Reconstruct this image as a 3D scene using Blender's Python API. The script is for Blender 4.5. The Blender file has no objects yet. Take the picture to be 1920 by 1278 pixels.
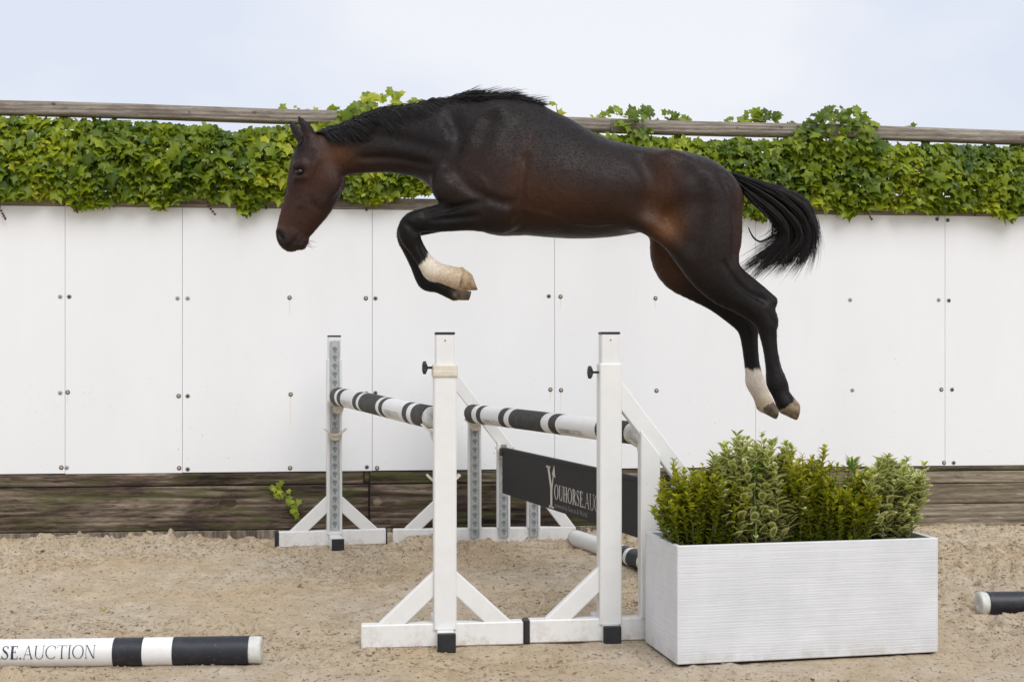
import bpy, bmesh, math
import numpy as np
from mathutils import Vector, Matrix
R = math.radians
rng = np.random.default_rng(7)
S = bpy.context.scene
C = S.collection

# ------------------------------------------------------------------ camera, sky, sun, exposure
CAMH = 1.47          # eye height, metres
F = 2500.0           # focal length in pixels of a 1920 wide frame
HZ = 655.0           # image row of the horizon
cd = bpy.data.cameras.new('camera'); cam = bpy.data.objects.new('camera', cd); C.objects.link(cam)
cam.location = (0, 0, CAMH); cam.rotation_euler = (R(90), 0, 0)
cd.sensor_width = 36; cd.lens = F / 1920 * 36; cd.shift_y = (HZ - 639) / 1920
cd.clip_start = 0.1; cd.clip_end = 3000
S.camera = cam
SUN_EL, SUN_AZ = 50.0, 24.0     # azimuth: degrees to the right of straight behind the camera
W = bpy.data.worlds.new('World'); S.world = W; W.use_nodes = True
nt = W.node_tree; nt.nodes.clear()
out = nt.nodes.new('ShaderNodeOutputWorld'); bg = nt.nodes.new('ShaderNodeBackground')
sky = nt.nodes.new('ShaderNodeTexSky'); sky.sky_type = 'NISHITA'; sky.sun_disc = False
sky.sun_elevation = R(SUN_EL); sky.sun_rotation = R(180 - SUN_AZ)
tc = nt.nodes.new('ShaderNodeTexCoord'); mp = nt.nodes.new('ShaderNodeMapping')
mp.inputs['Scale'].default_value = (1, 1, 1.8); mp.inputs['Location'].default_value = (0.55, 0.2, 0.3)
no = nt.nodes.new('ShaderNodeTexNoise'); no.inputs['Scale'].default_value = 2.6; no.inputs['Detail'].default_value = 5
no.inputs['Roughness'].default_value = 0.5
cr = nt.nodes.new('ShaderNodeValToRGB')
cr.color_ramp.elements[0].position = 0.42; cr.color_ramp.elements[0].color = (6.1, 6.5, 7.45, 1)
cr.color_ramp.elements[1].position = 0.60; cr.color_ramp.elements[1].color = (7.3, 7.4, 7.75, 1)
mx = nt.nodes.new('ShaderNodeMix'); mx.data_type = 'RGBA'; mx.inputs[0].default_value = 0.93
nt.links.new(tc.outputs['Generated'], mp.inputs['Vector']); nt.links.new(mp.outputs['Vector'], no.inputs['Vector'])
nt.links.new(no.outputs['Fac'], cr.inputs['Fac']); nt.links.new(sky.outputs['Color'], mx.inputs[6])
nt.links.new(cr.outputs['Color'], mx.inputs[7]); nt.links.new(mx.outputs[2], bg.inputs['Color'])
bg.inputs['Strength'].default_value = 0.1
nt.links.new(bg.outputs['Background'], out.inputs['Surface'])
sl = bpy.data.lights.new('sun', 'SUN'); so = bpy.data.objects.new('sun', sl); C.objects.link(so)
sl.energy = 1.5; sl.angle = R(38); sl.color = (1, 0.985, 0.96)
sd = Vector((math.sin(R(SUN_AZ)) * math.cos(R(SUN_EL)), -math.cos(R(SUN_AZ)) * math.cos(R(SUN_EL)), math.sin(R(SUN_EL))))
so.rotation_euler = (-sd).to_track_quat('-Z', 'Y').to_euler(); so.location = sd * 30
S.view_settings.view_transform = 'Standard'; S.view_settings.look = 'None'
S.view_settings.gamma = 1; S.view_settings.use_curve_mapping = False
S.view_settings.exposure = 0.33
S.render.engine = 'CYCLES'

# ------------------------------------------------------------------ helpers
def at(px, py, Y):
    return Vector(((px - 960) / F * Y, Y, CAMH + (HZ - py) / F * Y))

def mesh(name, verts, faces, mats, fm=None, smooth=False):
    me = bpy.data.meshes.new(name)
    me.from_pydata([tuple(v) for v in verts] if not isinstance(verts, np.ndarray) else verts.tolist(), [], faces if not isinstance(faces, np.ndarray) else faces.tolist())
    for m in (mats if isinstance(mats, (list, tuple)) else [mats]): me.materials.append(m)
    if fm is not None: me.polygons.foreach_set('material_index', np.array(fm, dtype=np.int32))
    if smooth: me.polygons.foreach_set('use_smooth', np.ones(len(me.polygons), dtype=bool))
    me.update()
    return me

def link(name, me, parent=None, loc=None, rot=None):
    o = bpy.data.objects.new(name, me); C.objects.link(o)
    if parent is not None: o.parent = parent
    if loc is not None: o.location = loc
    if rot is not None: o.rotation_euler = rot
    return o

def tag(o, label=None, cat=None, group=None, kind=None):
    if label: o['label'] = label
    if cat: o['category'] = cat
    if group: o['group'] = group
    if kind: o['kind'] = kind
    return o

def empty(name, loc, rz=0):
    o = link(name, None, None, loc, (0, 0, rz)); o.empty_display_size = 0.1
    return o

class MB:
    def __init__(s): s.v = []; s.f = []; s.m = []
    def add(s, vs, fs, mi=0):
        b = len(s.v); s.v += [tuple(v) for v in vs]
        for f in fs: s.f.append([b + i for i in f]); s.m.append(mi)
        return s
    def bm(s, bm, mi=0):
        bm.verts.index_update()
        s.add([v.co.copy() for v in bm.verts], [[v.index for v in f.verts] for f in bm.faces], mi); bm.free(); return s
    def box(s, x0, x1, y0, y1, z0, z1, bev=0.0, mi=0):
        return s.prism([(x0, z0), (x1, z0), (x1, z1), (x0, z1)], y0, y1, bev, mi)
    def prism(s, poly, y0, y1, bev=0.0, mi=0):
        bm = bmesh.new()
        a = [bm.verts.new((x, y0, z)) for x, z in poly]; b = [bm.verts.new((x, y1, z)) for x, z in poly]
        n = len(poly)
        bm.faces.new(a); bm.faces.new(list(reversed(b)))
        for i in range(n): bm.faces.new((a[(i + 1) % n], a[i], b[i], b[(i + 1) % n]))
        bmesh.ops.recalc_face_normals(bm, faces=bm.faces)
        if bev > 0: bmesh.ops.bevel(bm, geom=list(bm.edges), offset=bev, segments=1, affect='EDGES', profile=0.7)
        return s.bm(bm, mi)
    def tube(s, pts, rad, n=8, caps=True, mi=0):
        pts = [Vector(p) for p in pts]; rings = []
        rad = rad if isinstance(rad, (list, tuple, np.ndarray)) else [rad] * len(pts)
        prev = None
        for i, p in enumerate(pts):
            d = (pts[min(i + 1, len(pts) - 1)] - pts[max(i - 1, 0)]).normalized()
            if prev is None:
                a = d.orthogonal().normalized()
            else:
                a = (prev - d * prev.dot(d)).normalized()
            prev = a; b = d.cross(a)
            rings.append([p + (a * math.cos(t) + b * math.sin(t)) * rad[i] for t in [2 * math.pi * k / n for k in range(n)]])
        vs = [v for r in rings for v in r]; fs = []
        for i in range(len(pts) - 1):
            for k in range(n):
                fs.append([i * n + k, i * n + (k + 1) % n, (i + 1) * n + (k + 1) % n, (i + 1) * n + k])
        if caps: fs += [list(reversed(range(n))), [(len(pts) - 1) * n + k for k in range(n)]]
        return s.add(vs, fs, mi)
    def lathe(s, prof, n=16, mi=0, axis='z', o=(0, 0, 0)):
        vs = []; fs = []
        for r, z in prof:
            for k in range(n):
                t = 2 * math.pi * k / n; a, b = r * math.cos(t), r * math.sin(t)
                vs.append({'z': (o[0] + a, o[1] + b, o[2] + z), 'y': (o[0] + a, o[1] + z, o[2] - b), 'x': (o[0] + z, o[1] + a, o[2] + b)}[axis])
        for i in range(len(prof) - 1):
            for k in range(n): fs.append([i * n + k, i * n + (k + 1) % n, (i + 1) * n + (k + 1) % n, (i + 1) * n + k])
        fs += [list(reversed(range(n))), [(len(prof) - 1) * n + k for k in range(n)]]
        return s.add(vs, fs, mi)
    def mesh(s, name, mats, smooth=False): return mesh(name, s.v, s.f, mats, s.m, smooth)
    def build(s, name, mats, parent=None, smooth=False, loc=None, rot=None):
        return link(name, s.mesh(name, mats, smooth), parent, loc, rot)

# ------------------------------------------------------------------ materials
class N:
    def __init__(s, name):
        s.m = bpy.data.materials.new(name); s.m.use_nodes = True; s.t = s.m.node_tree
        s.b = s.t.nodes['Principled BSDF']; s.o = s.t.nodes['Material Output']
    def n(s, typ, **kw):
        x = s.t.nodes.new('ShaderNode' + typ)
        for k, v in kw.items(): setattr(x, k, v)
        return x
    def l(s, a, b): s.t.links.new(a, b)
    def coord(s, scale=(1, 1, 1), kind='Object', rot=(0, 0, 0), loc=(0, 0, 0)):
        a = s.n('TexCoord'); b = s.n('Mapping'); b.inputs['Scale'].default_value = scale
        b.inputs['Rotation'].default_value = rot; b.inputs['Location'].default_value = loc
        s.l(a.outputs[kind], b.inputs['Vector']); return b.outputs['Vector']
    def noise(s, vec, scale, detail=4, rough=0.55, dist=0):
        x = s.n('TexNoise'); x.inputs['Scale'].default_value = scale; x.inputs['Detail'].default_value = detail
        x.inputs['Roughness'].default_value = rough; x.inputs['Distortion'].default_value = dist
        s.l(vec, x.inputs['Vector']); return x.outputs['Fac']
    def ramp(s, fac, stops):
        x = s.n('ValToRGB'); e = x.color_ramp.elements
        while len(e) < len(stops): e.new(0.5)
        for i, (p, c) in enumerate(stops):
            e[i].position = p; e[i].color = (c, c, c, 1) if not isinstance(c, (tuple, list)) else (*c[:3], 1)
        s.l(fac, x.inputs['Fac']); return x.outputs['Color']
    def mix(s, fac, a, b, mode='MIX'):
        x = s.n('Mix', data_type='RGBA', blend_type=mode)
        for i, v in ((0, fac), (6, a), (7, b)):
            sock = x.inputs[i]
            if isinstance(v, (int, float)): sock.default_value = v if i == 0 else (v, v, v, 1)
            elif isinstance(v, tuple): sock.default_value = (*v[:3], 1)
            else: s.l(v, sock)
        return x.outputs[2]
    def math(s, op, a, b=0.0):
        x = s.n('Math', operation=op)
        for sock, v in ((x.inputs[0], a), (x.inputs[1], b)):
            if isinstance(v, (int, float)): sock.default_value = v
            else: s.l(v, sock)
        return x.outputs[0]
    def bump(s, h, strength=0.3, dist=0.01, prev=None):
        x = s.n('Bump'); x.inputs['Strength'].default_value = strength; x.inputs['Distance'].default_value = dist
        s.l(h, x.inputs['Height'])
        if prev is not None: s.l(prev, x.inputs['Normal'])
        s.l(x.outputs['Normal'], s.b.inputs['Normal']); return x.outputs['Normal']
    def col(s, c):
        if isinstance(c, tuple): s.b.inputs['Base Color'].default_value = (*c[:3], 1)
        else: s.l(c, s.b.inputs['Base Color'])
    def rough(s, r):
        if isinstance(r, (int, float)): s.b.inputs['Roughness'].default_value = r
        else: s.l(r, s.b.inputs['Roughness'])
    def z(s, kind='Object'):
        a = s.n('TexCoord'); b = s.n('SeparateXYZ'); s.l(a.outputs[kind], b.inputs[0]); return b.outputs

def simple(name, c, rough=0.5, var=0.15, scale=30, bump=0.0, metal=0.0):
    n = N(name); v = n.coord()
    f = n.noise(v, scale, 5)
    lo = tuple(x * (1 - var) for x in c); hi = tuple(min(1, x * (1 + var)) for x in c)
    n.col(n.ramp(f, [(0.3, lo), (0.7, hi)])); n.rough(rough); n.b.inputs['Metallic'].default_value = metal
    if bump: n.bump(f, bump, 0.004)
    return n.m

def mat_sand():
    n = N('sand'); v = n.coord()
    big = n.noise(v, 0.9, 4, 0.6); mid = n.noise(n.coord((1, 0.7, 1)), 7, 6, 0.65); fine = n.noise(v, 90, 4, 0.7); gr = n.noise(v, 260, 2, 0.8)
    c = n.mix(n.ramp(big, [(0.36, 0), (0.64, 1)]), (0.70, 0.55, 0.365), (0.72, 0.62, 0.485))
    c = n.mix(n.ramp(mid, [(0.35, 0.0), (0.62, 1)]), n.mix(0.5, c, (0.46, 0.335, 0.205)), c)
    fl = n.noise(n.coord((1, 0.8, 1)), 34, 5, 0.75)
    c = n.mix(n.ramp(fl, [(0.375, 0.9), (0.435, 0)]), c, (0.19, 0.13, 0.08))  # dark flecks, strengthened in the colour to stand in for small shadows too
    c = n.mix(n.ramp(fine, [(0.28, 0.7), (0.44, 0)]), c, (0.25, 0.18, 0.115))
    c = n.mix(n.ramp(gr, [(0.6, 0), (0.75, 0.35)]), c, (0.62, 0.53, 0.42))
    n.col(c); n.rough(0.92); n.b.inputs['Specular IOR Level'].default_value = 0.15
    h = n.math('ADD', n.math('MULTIPLY', fine, 0.7), n.math('MULTIPLY', gr, 0.3))
    n.bump(h, 1.0, 0.022)
    return n.m

def mat_panel():
    n = N('white_panel'); v = n.coord()
    a = n.noise(n.coord((1, 1, 0.35)), 1.6, 4); st = n.noise(v, 55, 2, 0.5); big = n.noise(v, 2.3, 3)
    c = n.ramp(a, [(0.3, (0.83, 0.84, 0.85)), (0.7, (0.87, 0.88, 0.89))])
    spk = n.math('MULTIPLY', n.ramp(st, [(0.70, 0), (0.73, 1)]), n.math('MULTIPLY', n.ramp(big, [(0.47, 0), (0.6, 1)]), n.ramp(n.math('DIVIDE', n.z()[2], 3.0), [(0.2, 1), (0.62, 0.0)])))
    sp = n.noise(n.coord((1, 1, 0.8)), 3.1, 6, 0.75); c = n.mix(n.ramp(sp, [(0.58, 0), (0.8, 0.10)]), c, (0.52, 0.47, 0.38))
    c = n.mix(spk, c, (0.22, 0.19, 0.16))
    drip = n.noise(n.coord((30, 30, 0.9)), 1.0, 3); c = n.mix(n.ramp(drip, [(0.6, 0), (0.85, 0.06)]), c, (0.58, 0.56, 0.50))
    n.col(c); n.rough(0.42); n.b.inputs['Specular IOR Level'].default_value = 0.3
    return n.m

def mat_white(name='white_paint', dirt=True, c0=(0.80, 0.80, 0.785)):
    n = N(name); v = n.coord(); f = n.noise(v, 9, 5, 0.6)
    c = n.ramp(f, [(0.25, tuple(x * 0.94 for x in c0)), (0.6, c0)])
    g = n.noise(v, 34, 5, 0.7)
    c = n.mix(n.ramp(g, [(0.66, 0), (0.74, 0.5)]), c, (0.42, 0.36, 0.27))
    if dirt:
        z = n.z()[2]
        low = n.ramp(z, [(0.0, 1), (0.16, 0)])
        d = n.math('MULTIPLY', low, n.ramp(n.noise(v, 16, 6, 0.7), [(0.48, 0), (0.66, 0.6)]))
        c = n.mix(d, c, (0.46, 0.37, 0.26))
    n.col(c); n.rough(n.ramp(f, [(0.3, 0.32), (0.7, 0.5)])); n.bump(n.noise(v, 40, 3), 0.06, 0.003)
    return n.m

def mat_wood(name, dark, mid, light, moss=0.0, sc=1.0, ring=True):
    n = N(name); v = n.coord((0.55 * sc, 3.4 * sc, 4.6 * sc))
    oi = n.n('ObjectInfo'); ad = n.n('VectorMath', operation='ADD'); cx = n.n('CombineXYZ')
    n.l(n.math('MULTIPLY', oi.outputs['Random'], 37.0), cx.inputs[0]); n.l(oi.outputs['Random'], cx.inputs[2])
    n.l(v, ad.inputs[0]); n.l(cx.outputs[0], ad.inputs[1]); vv = ad.outputs[0]
    w = n.n('TexWave', wave_type='BANDS', bands_direction='Z'); w.inputs['Scale'].default_value = 1.3
    w.inputs['Distortion'].default_value = 9.0; w.inputs['Detail'].default_value = 2; w.inputs['Detail Scale'].default_value = 0.55
    n.l(vv, w.inputs['Vector'])
    g = n.noise(vv, 6, 6, 0.75); b = n.noise(vv, 1.1, 6, 0.65, 1.4)
    c = n.ramp(b, [(0.36, dark), (0.5, mid), (0.66, light)])
    c = n.mix(n.ramp(w.outputs['Fac'], [(0.05, 0.42), (0.4, 0)]), c, tuple(x * 0.7 for x in dark))
    c = n.mix(n.ramp(g, [(0.36, 0.5), (0.52, 0)]), c, tuple(x * 0.8 for x in dark))
    fb = n.noise(n.coord((4.5 * sc, 40 * sc, 42 * sc)), 1.0, 6, 0.78, 0.8)
    c = n.mix(n.ramp(fb, [(0.36, 0.75), (0.52, 0)]), c, tuple(x * 0.6 for x in dark))
    c = n.mix(n.ramp(fb, [(0.56, 0), (0.75, 0.5)]), c, light)
    if moss:
        mo = n.noise(n.coord((0.7, 1, 3)), 2.6, 5, 0.65)
        c = n.mix(n.math('MULTIPLY', n.ramp(mo, [(0.47, 0), (0.66, moss)]), n.ramp(g, [(0.35, 0.2), (0.6, 1)])), c, (0.085, 0.095, 0.028))
    n.col(c); n.rough(0.8); n.b.inputs['Specular IOR Level'].default_value = 0.25
    n.bump(n.math('ADD', n.math('ADD', w.outputs['Fac'], n.math('MULTIPLY', fb, 2.0)), n.math('MULTIPLY', g, 1.4)), 0.6, 0.007)
    return n.m

def mat_leaf(name, ramp, trans=0.25, rough=0.38):
    n = N(name); at_ = n.n('Attribute'); at_.attribute_name = 'tone'
    v = n.coord(); f = n.noise(v, 60, 3)
    c = n.ramp(at_.outputs['Fac'], ramp)
    c = n.mix(n.ramp(f, [(0.3, 0.25), (0.6, 0)]), c, tuple(x * 0.6 for x in ramp[0][1]))
    n.col(c); n.rough(rough); n.b.inputs['Specular IOR Level'].default_value = 0.4
    tr = n.n('BsdfTranslucent'); n.l(n.mix(0.4, c, (0.36, 0.45, 0.03)), tr.inputs['Color'])
    ms = n.n('MixShader'); ms.inputs[0].default_value = trans
    n.l(n.b.outputs[0], ms.inputs[1]); n.l(tr.outputs[0], ms.inputs[2]); n.l(ms.outputs[0], n.o.inputs['Surface'])
    return n.m

def mat_pole(name, c, dirt=0.4, rough=0.4):
    n = N(name); v = n.coord(); f = n.noise(v, 14, 6, 0.7); g = n.noise(v, 60, 4, 0.7)
    col = n.mix(n.ramp(f, [(0.5, 0), (0.72, dirt)]), c, (0.36, 0.31, 0.25))
    col = n.mix(n.ramp(g, [(0.66, 0), (0.72, 0.6)]), col, (0.55, 0.5, 0.42) if c[0] < 0.3 else (0.3, 0.27, 0.23))
    n.col(col); n.rough(rough); n.bump(g, 0.12, 0.003); return n.m

def mat_galv():
    n = N('galvanised_steel'); v = n.coord(); vo = n.n('TexVoronoi'); vo.inputs['Scale'].default_value = 60; n.l(v, vo.inputs['Vector'])
    f = n.noise(v, 25, 5)
    c = n.ramp(f, [(0.3, (0.34, 0.37, 0.37)), (0.7, (0.52, 0.55, 0.55))])
    c = n.mix(n.ramp(vo.outputs['Distance'], [(0.0, 0.25), (0.6, 0)]), c, (0.62, 0.64, 0.64))
    n.col(c); n.rough(0.5); n.b.inputs['Metallic'].default_value = 0.35; return n.m

def mat_planter():
    n = N('ribbed_white'); v = n.coord((0.5, 0.5, 1))
    w = n.n('TexWave', wave_type='BANDS', bands_direction='Z'); w.inputs['Scale'].default_value = 24
    w.inputs['Distortion'].default_value = 5.0; w.inputs['Detail'].default_value = 2.5; w.inputs['Detail Scale'].default_value = 0.32; w.inputs['Detail Roughness'].default_value = 0.6
    n.l(v, w.inputs['Vector']); f = n.noise(n.coord(), 5, 4)
    ln = n.noise(n.coord((2.2, 2.2, 60)), 1.0, 4, 0.6)
    c = n.ramp(f, [(0.3, (0.64, 0.65, 0.665)), (0.7, (0.73, 0.74, 0.755))])
    z = n.z()[2]
    d = n.math('MULTIPLY', n.ramp(z, [(0.0, 1), (0.1, 0)]), n.ramp(n.noise(n.coord(), 13, 5, 0.7), [(0.4, 0), (0.65, 0.6)]))
    c = n.mix(d, c, (0.42, 0.37, 0.29))
    n.col(c); n.rough(0.55); n.b.inputs['Specular IOR Level'].default_value = 0.3
    n.bump(n.math('ADD', n.math('MULTIPLY', w.outputs['Fac'], 0.30), n.math('MULTIPLY', ln, 2.6)), 0.20, 0.006); return n.m

M = {
 'sand': mat_sand(), 'panel': mat_panel(), 'white': mat_white(), 'planter': mat_planter(), 'galv': mat_galv(),
 'cream': simple('cream_plastic', (0.66, 0.61, 0.50), 0.45, 0.12, 25),
 'black': simple('black_plastic', (0.018, 0.019, 0.023), 0.42, 0.3, 25),
 'hole': simple('keyhole_steel', (0.20, 0.215, 0.215), 0.6, 0.3, 30),
 'rust': simple('rusty_screw', (0.14, 0.075, 0.04), 0.7, 0.4, 200, 0.2),
 'zinc': simple('zinc_screw', (0.30, 0.30, 0.29), 0.45, 0.25, 200, 0.1, 0.4),
 'washer': simple('grey_washer', (0.45, 0.44, 0.42), 0.5, 0.2, 150),
 'wood_dark': mat_wood('dark_wet_timber', (0.018, 0.012, 0.010), (0.12, 0.082, 0.058), (0.38, 0.30, 0.225), 0.95),
 'wood_grey': mat_wood('weathered_grey_timber', (0.17, 0.13, 0.09), (0.36, 0.30, 0.22), (0.46, 0.40, 0.30), 0.45),
 'wood_rail': mat_wood('silver_rail_timber', (0.22, 0.185, 0.15), (0.33, 0.29, 0.245), (0.42, 0.375, 0.32), 0.0, 1.5),
 'backing': simple('backing_timber', (0.03, 0.025, 0.02), 0.9, 0.4, 12),
 'ivy': mat_leaf('ivy_leaf', [(0.0, (0.05, 0.10, 0.006)), (0.4, (0.165, 0.235, 0.006)), (0.8, (0.28, 0.35, 0.009)), (1.0, (0.46, 0.48, 0.025))], 0.30, 0.42),
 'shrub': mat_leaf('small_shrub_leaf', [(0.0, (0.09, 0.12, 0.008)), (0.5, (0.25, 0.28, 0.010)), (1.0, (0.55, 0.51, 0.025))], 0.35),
 'var_in': mat_leaf('variegated_leaf_centre', [(0.0, (0.15, 0.22, 0.03)), (1.0, (0.36, 0.43, 0.06))], 0.3),
 'var_out': mat_leaf('variegated_leaf_margin', [(0.0, (0.60, 0.60, 0.27)), (1.0, (0.78, 0.75, 0.40))], 0.3),
 'weed': mat_leaf('weed_leaf', [(0.0, (0.07, 0.17, 0.02)), (1.0, (0.17, 0.32, 0.035))], 0.3),
 'dry': simple('dry_brown_leaf', (0.09, 0.045, 0.03), 0.8, 0.4, 40),
 'stem': simple('brown_stem', (0.085, 0.06, 0.035), 0.8, 0.4, 40),
 'gstem': simple('green_stem', (0.13, 0.2, 0.04), 0.6, 0.3, 40),
 'soil': simple('potting_soil', (0.03, 0.022, 0.016), 0.95, 0.5, 60, 0.6),
 'p_white': mat_pole('pole_white', (0.80, 0.80, 0.785), 0.14), 'p_black': mat_pole('pole_black', (0.014, 0.0155, 0.023), 0.06, 0.45),
 'p_worn': mat_pole('pole_worn_charcoal', (0.026, 0.025, 0.025), 0.18, 0.7), 'p_plug': simple('pole_end_plug', (0.62, 0.62, 0.58), 0.5, 0.15, 40),
 'navy': simple('navy_print', (0.022, 0.026, 0.06), 0.5, 0.2, 40), 'worn_ink': simple('worn_grey_print', (0.28, 0.27, 0.26), 0.6, 0.5, 45),
 'board': simple('charcoal_board', (0.011, 0.011, 0.012), 0.65, 0.25, 18, 0.05), 'print': simple('pale_print', (0.66, 0.64, 0.58), 0.6, 0.08, 40),
 'print_dim': simple('dim_grey_print', (0.27, 0.27, 0.26), 0.6, 0.2, 40),
 'concrete': None,
}
def mat_footing():
    n = N('stained_footing'); v = n.coord()
    c = n.ramp(n.noise(v, 20, 5), [(0.3, (0.24, 0.19, 0.14)), (0.7, (0.36, 0.30, 0.23))])
    d = n.noise(n.coord((9, 9, 0.9)), 1.7, 7, 0.8)
    c = n.mix(n.ramp(d, [(0.40, 0.9), (0.62, 0)]), c, (0.03, 0.024, 0.02)); n.col(c); n.rough(0.9); n.bump(n.noise(v, 60, 4), 0.4, 0.006); return n.m
M['concrete'] = mat_footing()

# ------------------------------------------------------------------ ground
def vnoise(x, y, cell, seed):
    g = np.random.default_rng(seed).random((256, 256)).astype(np.float32)
    fx, fy = x / cell, y / cell; ix = np.floor(fx).astype(int); iy = np.floor(fy).astype(int)
    tx = fx - ix; ty = fy - iy; tx = tx * tx * (3 - 2 * tx); ty = ty * ty * (3 - 2 * ty)
    a = g[ix % 256, iy % 256]; b = g[(ix + 1) % 256, iy % 256]; c = g[ix % 256, (iy + 1) % 256]; d = g[(ix + 1) % 256, (iy + 1) % 256]
    return (a * (1 - tx) + b * tx) * (1 - ty) + (c * (1 - tx) + d * tx) * ty - 0.5
MOUNDS = [(-0.74, 9.93, 0.11, 0.07, 0.055), (-0.58, 9.95, 0.08, 0.06, 0.04), (0.53, 6.50, 0.09, 0.05, 0.03), (0.36, 9.96, 0.2, 0.06, 0.03), (3.6, 10.72, 0.7, 0.22, 0.05),
          (2.6, 10.6, 0.5, 0.2, 0.04), (-3.0, 10.2, 0.8, 0.12, 0.02), (-1.3, 6.15, 0.5, 0.05, 0.0), (0.0, 9.97, 0.35, 0.06, 0.025)]
FLATS = [(-0.337, 6.62, 0.55, 0.25), (0.6, 6.72, 0.8, 0.3), (-1.33, 9.95, 0.5, 0.3), (1.4, 6.5, 0.8, 0.45), (-2.0, 6.2, 1.2, 0.12)]
pr_ = np.random.default_rng(77)
PRINTS = [(pr_.uniform(-4.3, 4.6), pr_.uniform(6.9, 9.9), pr_.uniform(0.05, 0.075), pr_.uniform(0.012, 0.026)) for _ in range(90)]
MOUNDS += [(-0.6, 6.53, 0.16, 0.03, 0.02), (-0.1, 6.58, 0.12, 0.03, 0.022), (0.2, 6.62, 0.1, 0.03, 0.02), (1.2, 6.2, 0.3, 0.03, 0.018), (-2.4, 6.05, 0.5, 0.035, 0.02), (-1.35, 6.12, 0.2, 0.03, 0.016), (2.9, 7.29, 0.3, 0.035, 0.02)]
def ground_h(x, y):
    h = 0.020 * vnoise(x, y, 0.9, 1) + 0.012 * vnoise(x, y, 0.33, 2)
    m = np.clip(vnoise(x, y, 1.3, 3) * 2.4 + 0.86 + 0.16 * (y - 7.4), 0.38, 1.3)
    rp = vnoise(x, y, 0.21, 11) + 0.5
    bil = lambda c_, sd_: 0.5 - 2 * np.abs(vnoise(x + c_, y, c_, sd_))
    r = 0.034 * vnoise(x, y, 0.16, 4) + 0.030 * (0.3 + rp) * bil(0.11, 5) + 0.024 * (0.2 + rp) * bil(0.052, 6) + 0.03 * vnoise(x, y, 0.034, 7) * rp
    k = np.maximum(0, vnoise(x, y, 0.16, 8) - 0.22) * -0.20 + np.maximum(0, vnoise(x, y, 0.06, 9) - 0.24) * 0.17
    h = h + m * (r + k)
    for (cx, cy, rr, a) in PRINTS:
        q = np.sqrt(((x - cx) / rr) ** 2 + ((y - cy) / (rr * 1.15)) ** 2); h = h + a * np.where(q < 1.7, -np.exp(-(q / 0.75) ** 4) + 0.55 * np.exp(-((q - 1.12) / 0.28) ** 2), 0)
    for (cx, cy, sx, sy, a) in MOUNDS: h = h + a * np.exp(-((x - cx) / sx) ** 2 - ((y - cy) / sy) ** 2)
    for (cx, cy, sx, sy) in FLATS:
        q = np.exp(-(((x - cx) / sx) ** 2 + ((y - cy) / sy) ** 2) ** 2); h = h * (1 - 0.75 * q)
    edge = np.clip(np.minimum.reduce([x + 7, 7.5 - x, y - 1.5, 13 - y]), 0, 1)
    return h * edge
def grad(dense, lo, hi): return np.concatenate([lo, dense, hi])
gx = grad(np.arange(-4.9, 5.4, 0.016), np.array([-400, -150, -50, -20, -10, -7, -6, -5.5, -5.2, -5.0]), np.array([5.5, 5.8, 6.3, 7.2, 8.5, 12, 20, 50, 150, 400]))
gy = grad(np.arange(5.2, 11.3, 0.016), np.array([-300, -80, -20, -5, 0, 2, 3, 4, 4.5, 4.8, 5.0]), np.array([11.4, 11.7, 12.2, 13, 15, 20, 40, 100, 300, 1200]))
XX, YY = np.meshgrid(gx, gy, indexing='ij'); ZZ = ground_h(XX, YY)
nx, ny = len(gx), len(gy)
idx = np.arange(nx * ny).reshape(nx, ny)
quads = np.stack([idx[:-1, :-1], idx[1:, :-1], idx[1:, 1:], idx[:-1, 1:]], -1).reshape(-1, 4)
def fastmesh(name, V, Q, mat, smooth=True):
    me = bpy.data.meshes.new(name); k = Q.shape[1]
    me.vertices.add(len(V)); me.vertices.foreach_set('co', np.ascontiguousarray(V, dtype=np.float32).ravel())
    me.loops.add(Q.size); me.loops.foreach_set('vertex_index', np.ascontiguousarray(Q, dtype=np.int32).ravel())
    me.polygons.add(len(Q)); me.polygons.foreach_set('loop_start', np.arange(0, Q.size, k, dtype=np.int32))
    me.polygons.foreach_set('loop_total', np.full(len(Q), k, dtype=np.int32))
    for m in (mat if isinstance(mat, list) else [mat]): me.materials.append(m)
    me.update(calc_edges=True)
    if smooth: me.polygons.foreach_set('use_smooth', np.ones(len(Q), dtype=bool))
    me.validate(); return me
g = link('ground', fastmesh('ground', np.stack([XX, YY, ZZ], -1).reshape(-1, 3), quads, M['sand'])); tag(g, kind='structure')

# sand clods: many little lumps
ico = bmesh.new(); bmesh.ops.create_icosphere(ico, subdivisions=1, radius=1)
IV = np.array([v.co[:] for v in ico.verts]); ico.verts.index_update(); IF = np.array([[v.index for v in f.verts] for f in ico.faces]); ico.free()
nc = 60000
cx = rng.uniform(-4.6, 5.0, nc); cy = 5.3 + 5.6 * rng.random(nc) ** 0.85
keep = (vnoise(cx, cy, 0.5, 21) + vnoise(cx, cy, 1.3, 3) + 0.10 * (cy - 7.8) + rng.normal(0, 0.12, nc) > -0.18) & (cy < 10.2 + (cx + 3.917) * 0.104 - 0.06)
cx, cy = cx[keep], cy[keep]; nc = len(cx)
sz = np.clip(rng.lognormal(-5.35, 0.40, nc), 0.0028, 0.017)
V = IV[None] * (1 + rng.uniform(-0.35, 0.35, (nc, 12, 1))) * sz[:, None, None] * np.array([1.25, 1.1, 0.6])
V[:, :, 0] += cx[:, None]; V[:, :, 1] += cy[:, None]; V[:, :, 2] += (ground_h(cx, cy) + sz * 0.25)[:, None]
FQ = (IF[None] + (np.arange(nc) * 12)[:, None, None]).reshape(-1, 3)
o = link('sand_clods', fastmesh('sand_clods', V.reshape(-1, 3), FQ, M['sand'], False)); tag(o, 'loose crumbs and clods of beige sand on arena floor', 'sand', kind='stuff')

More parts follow.
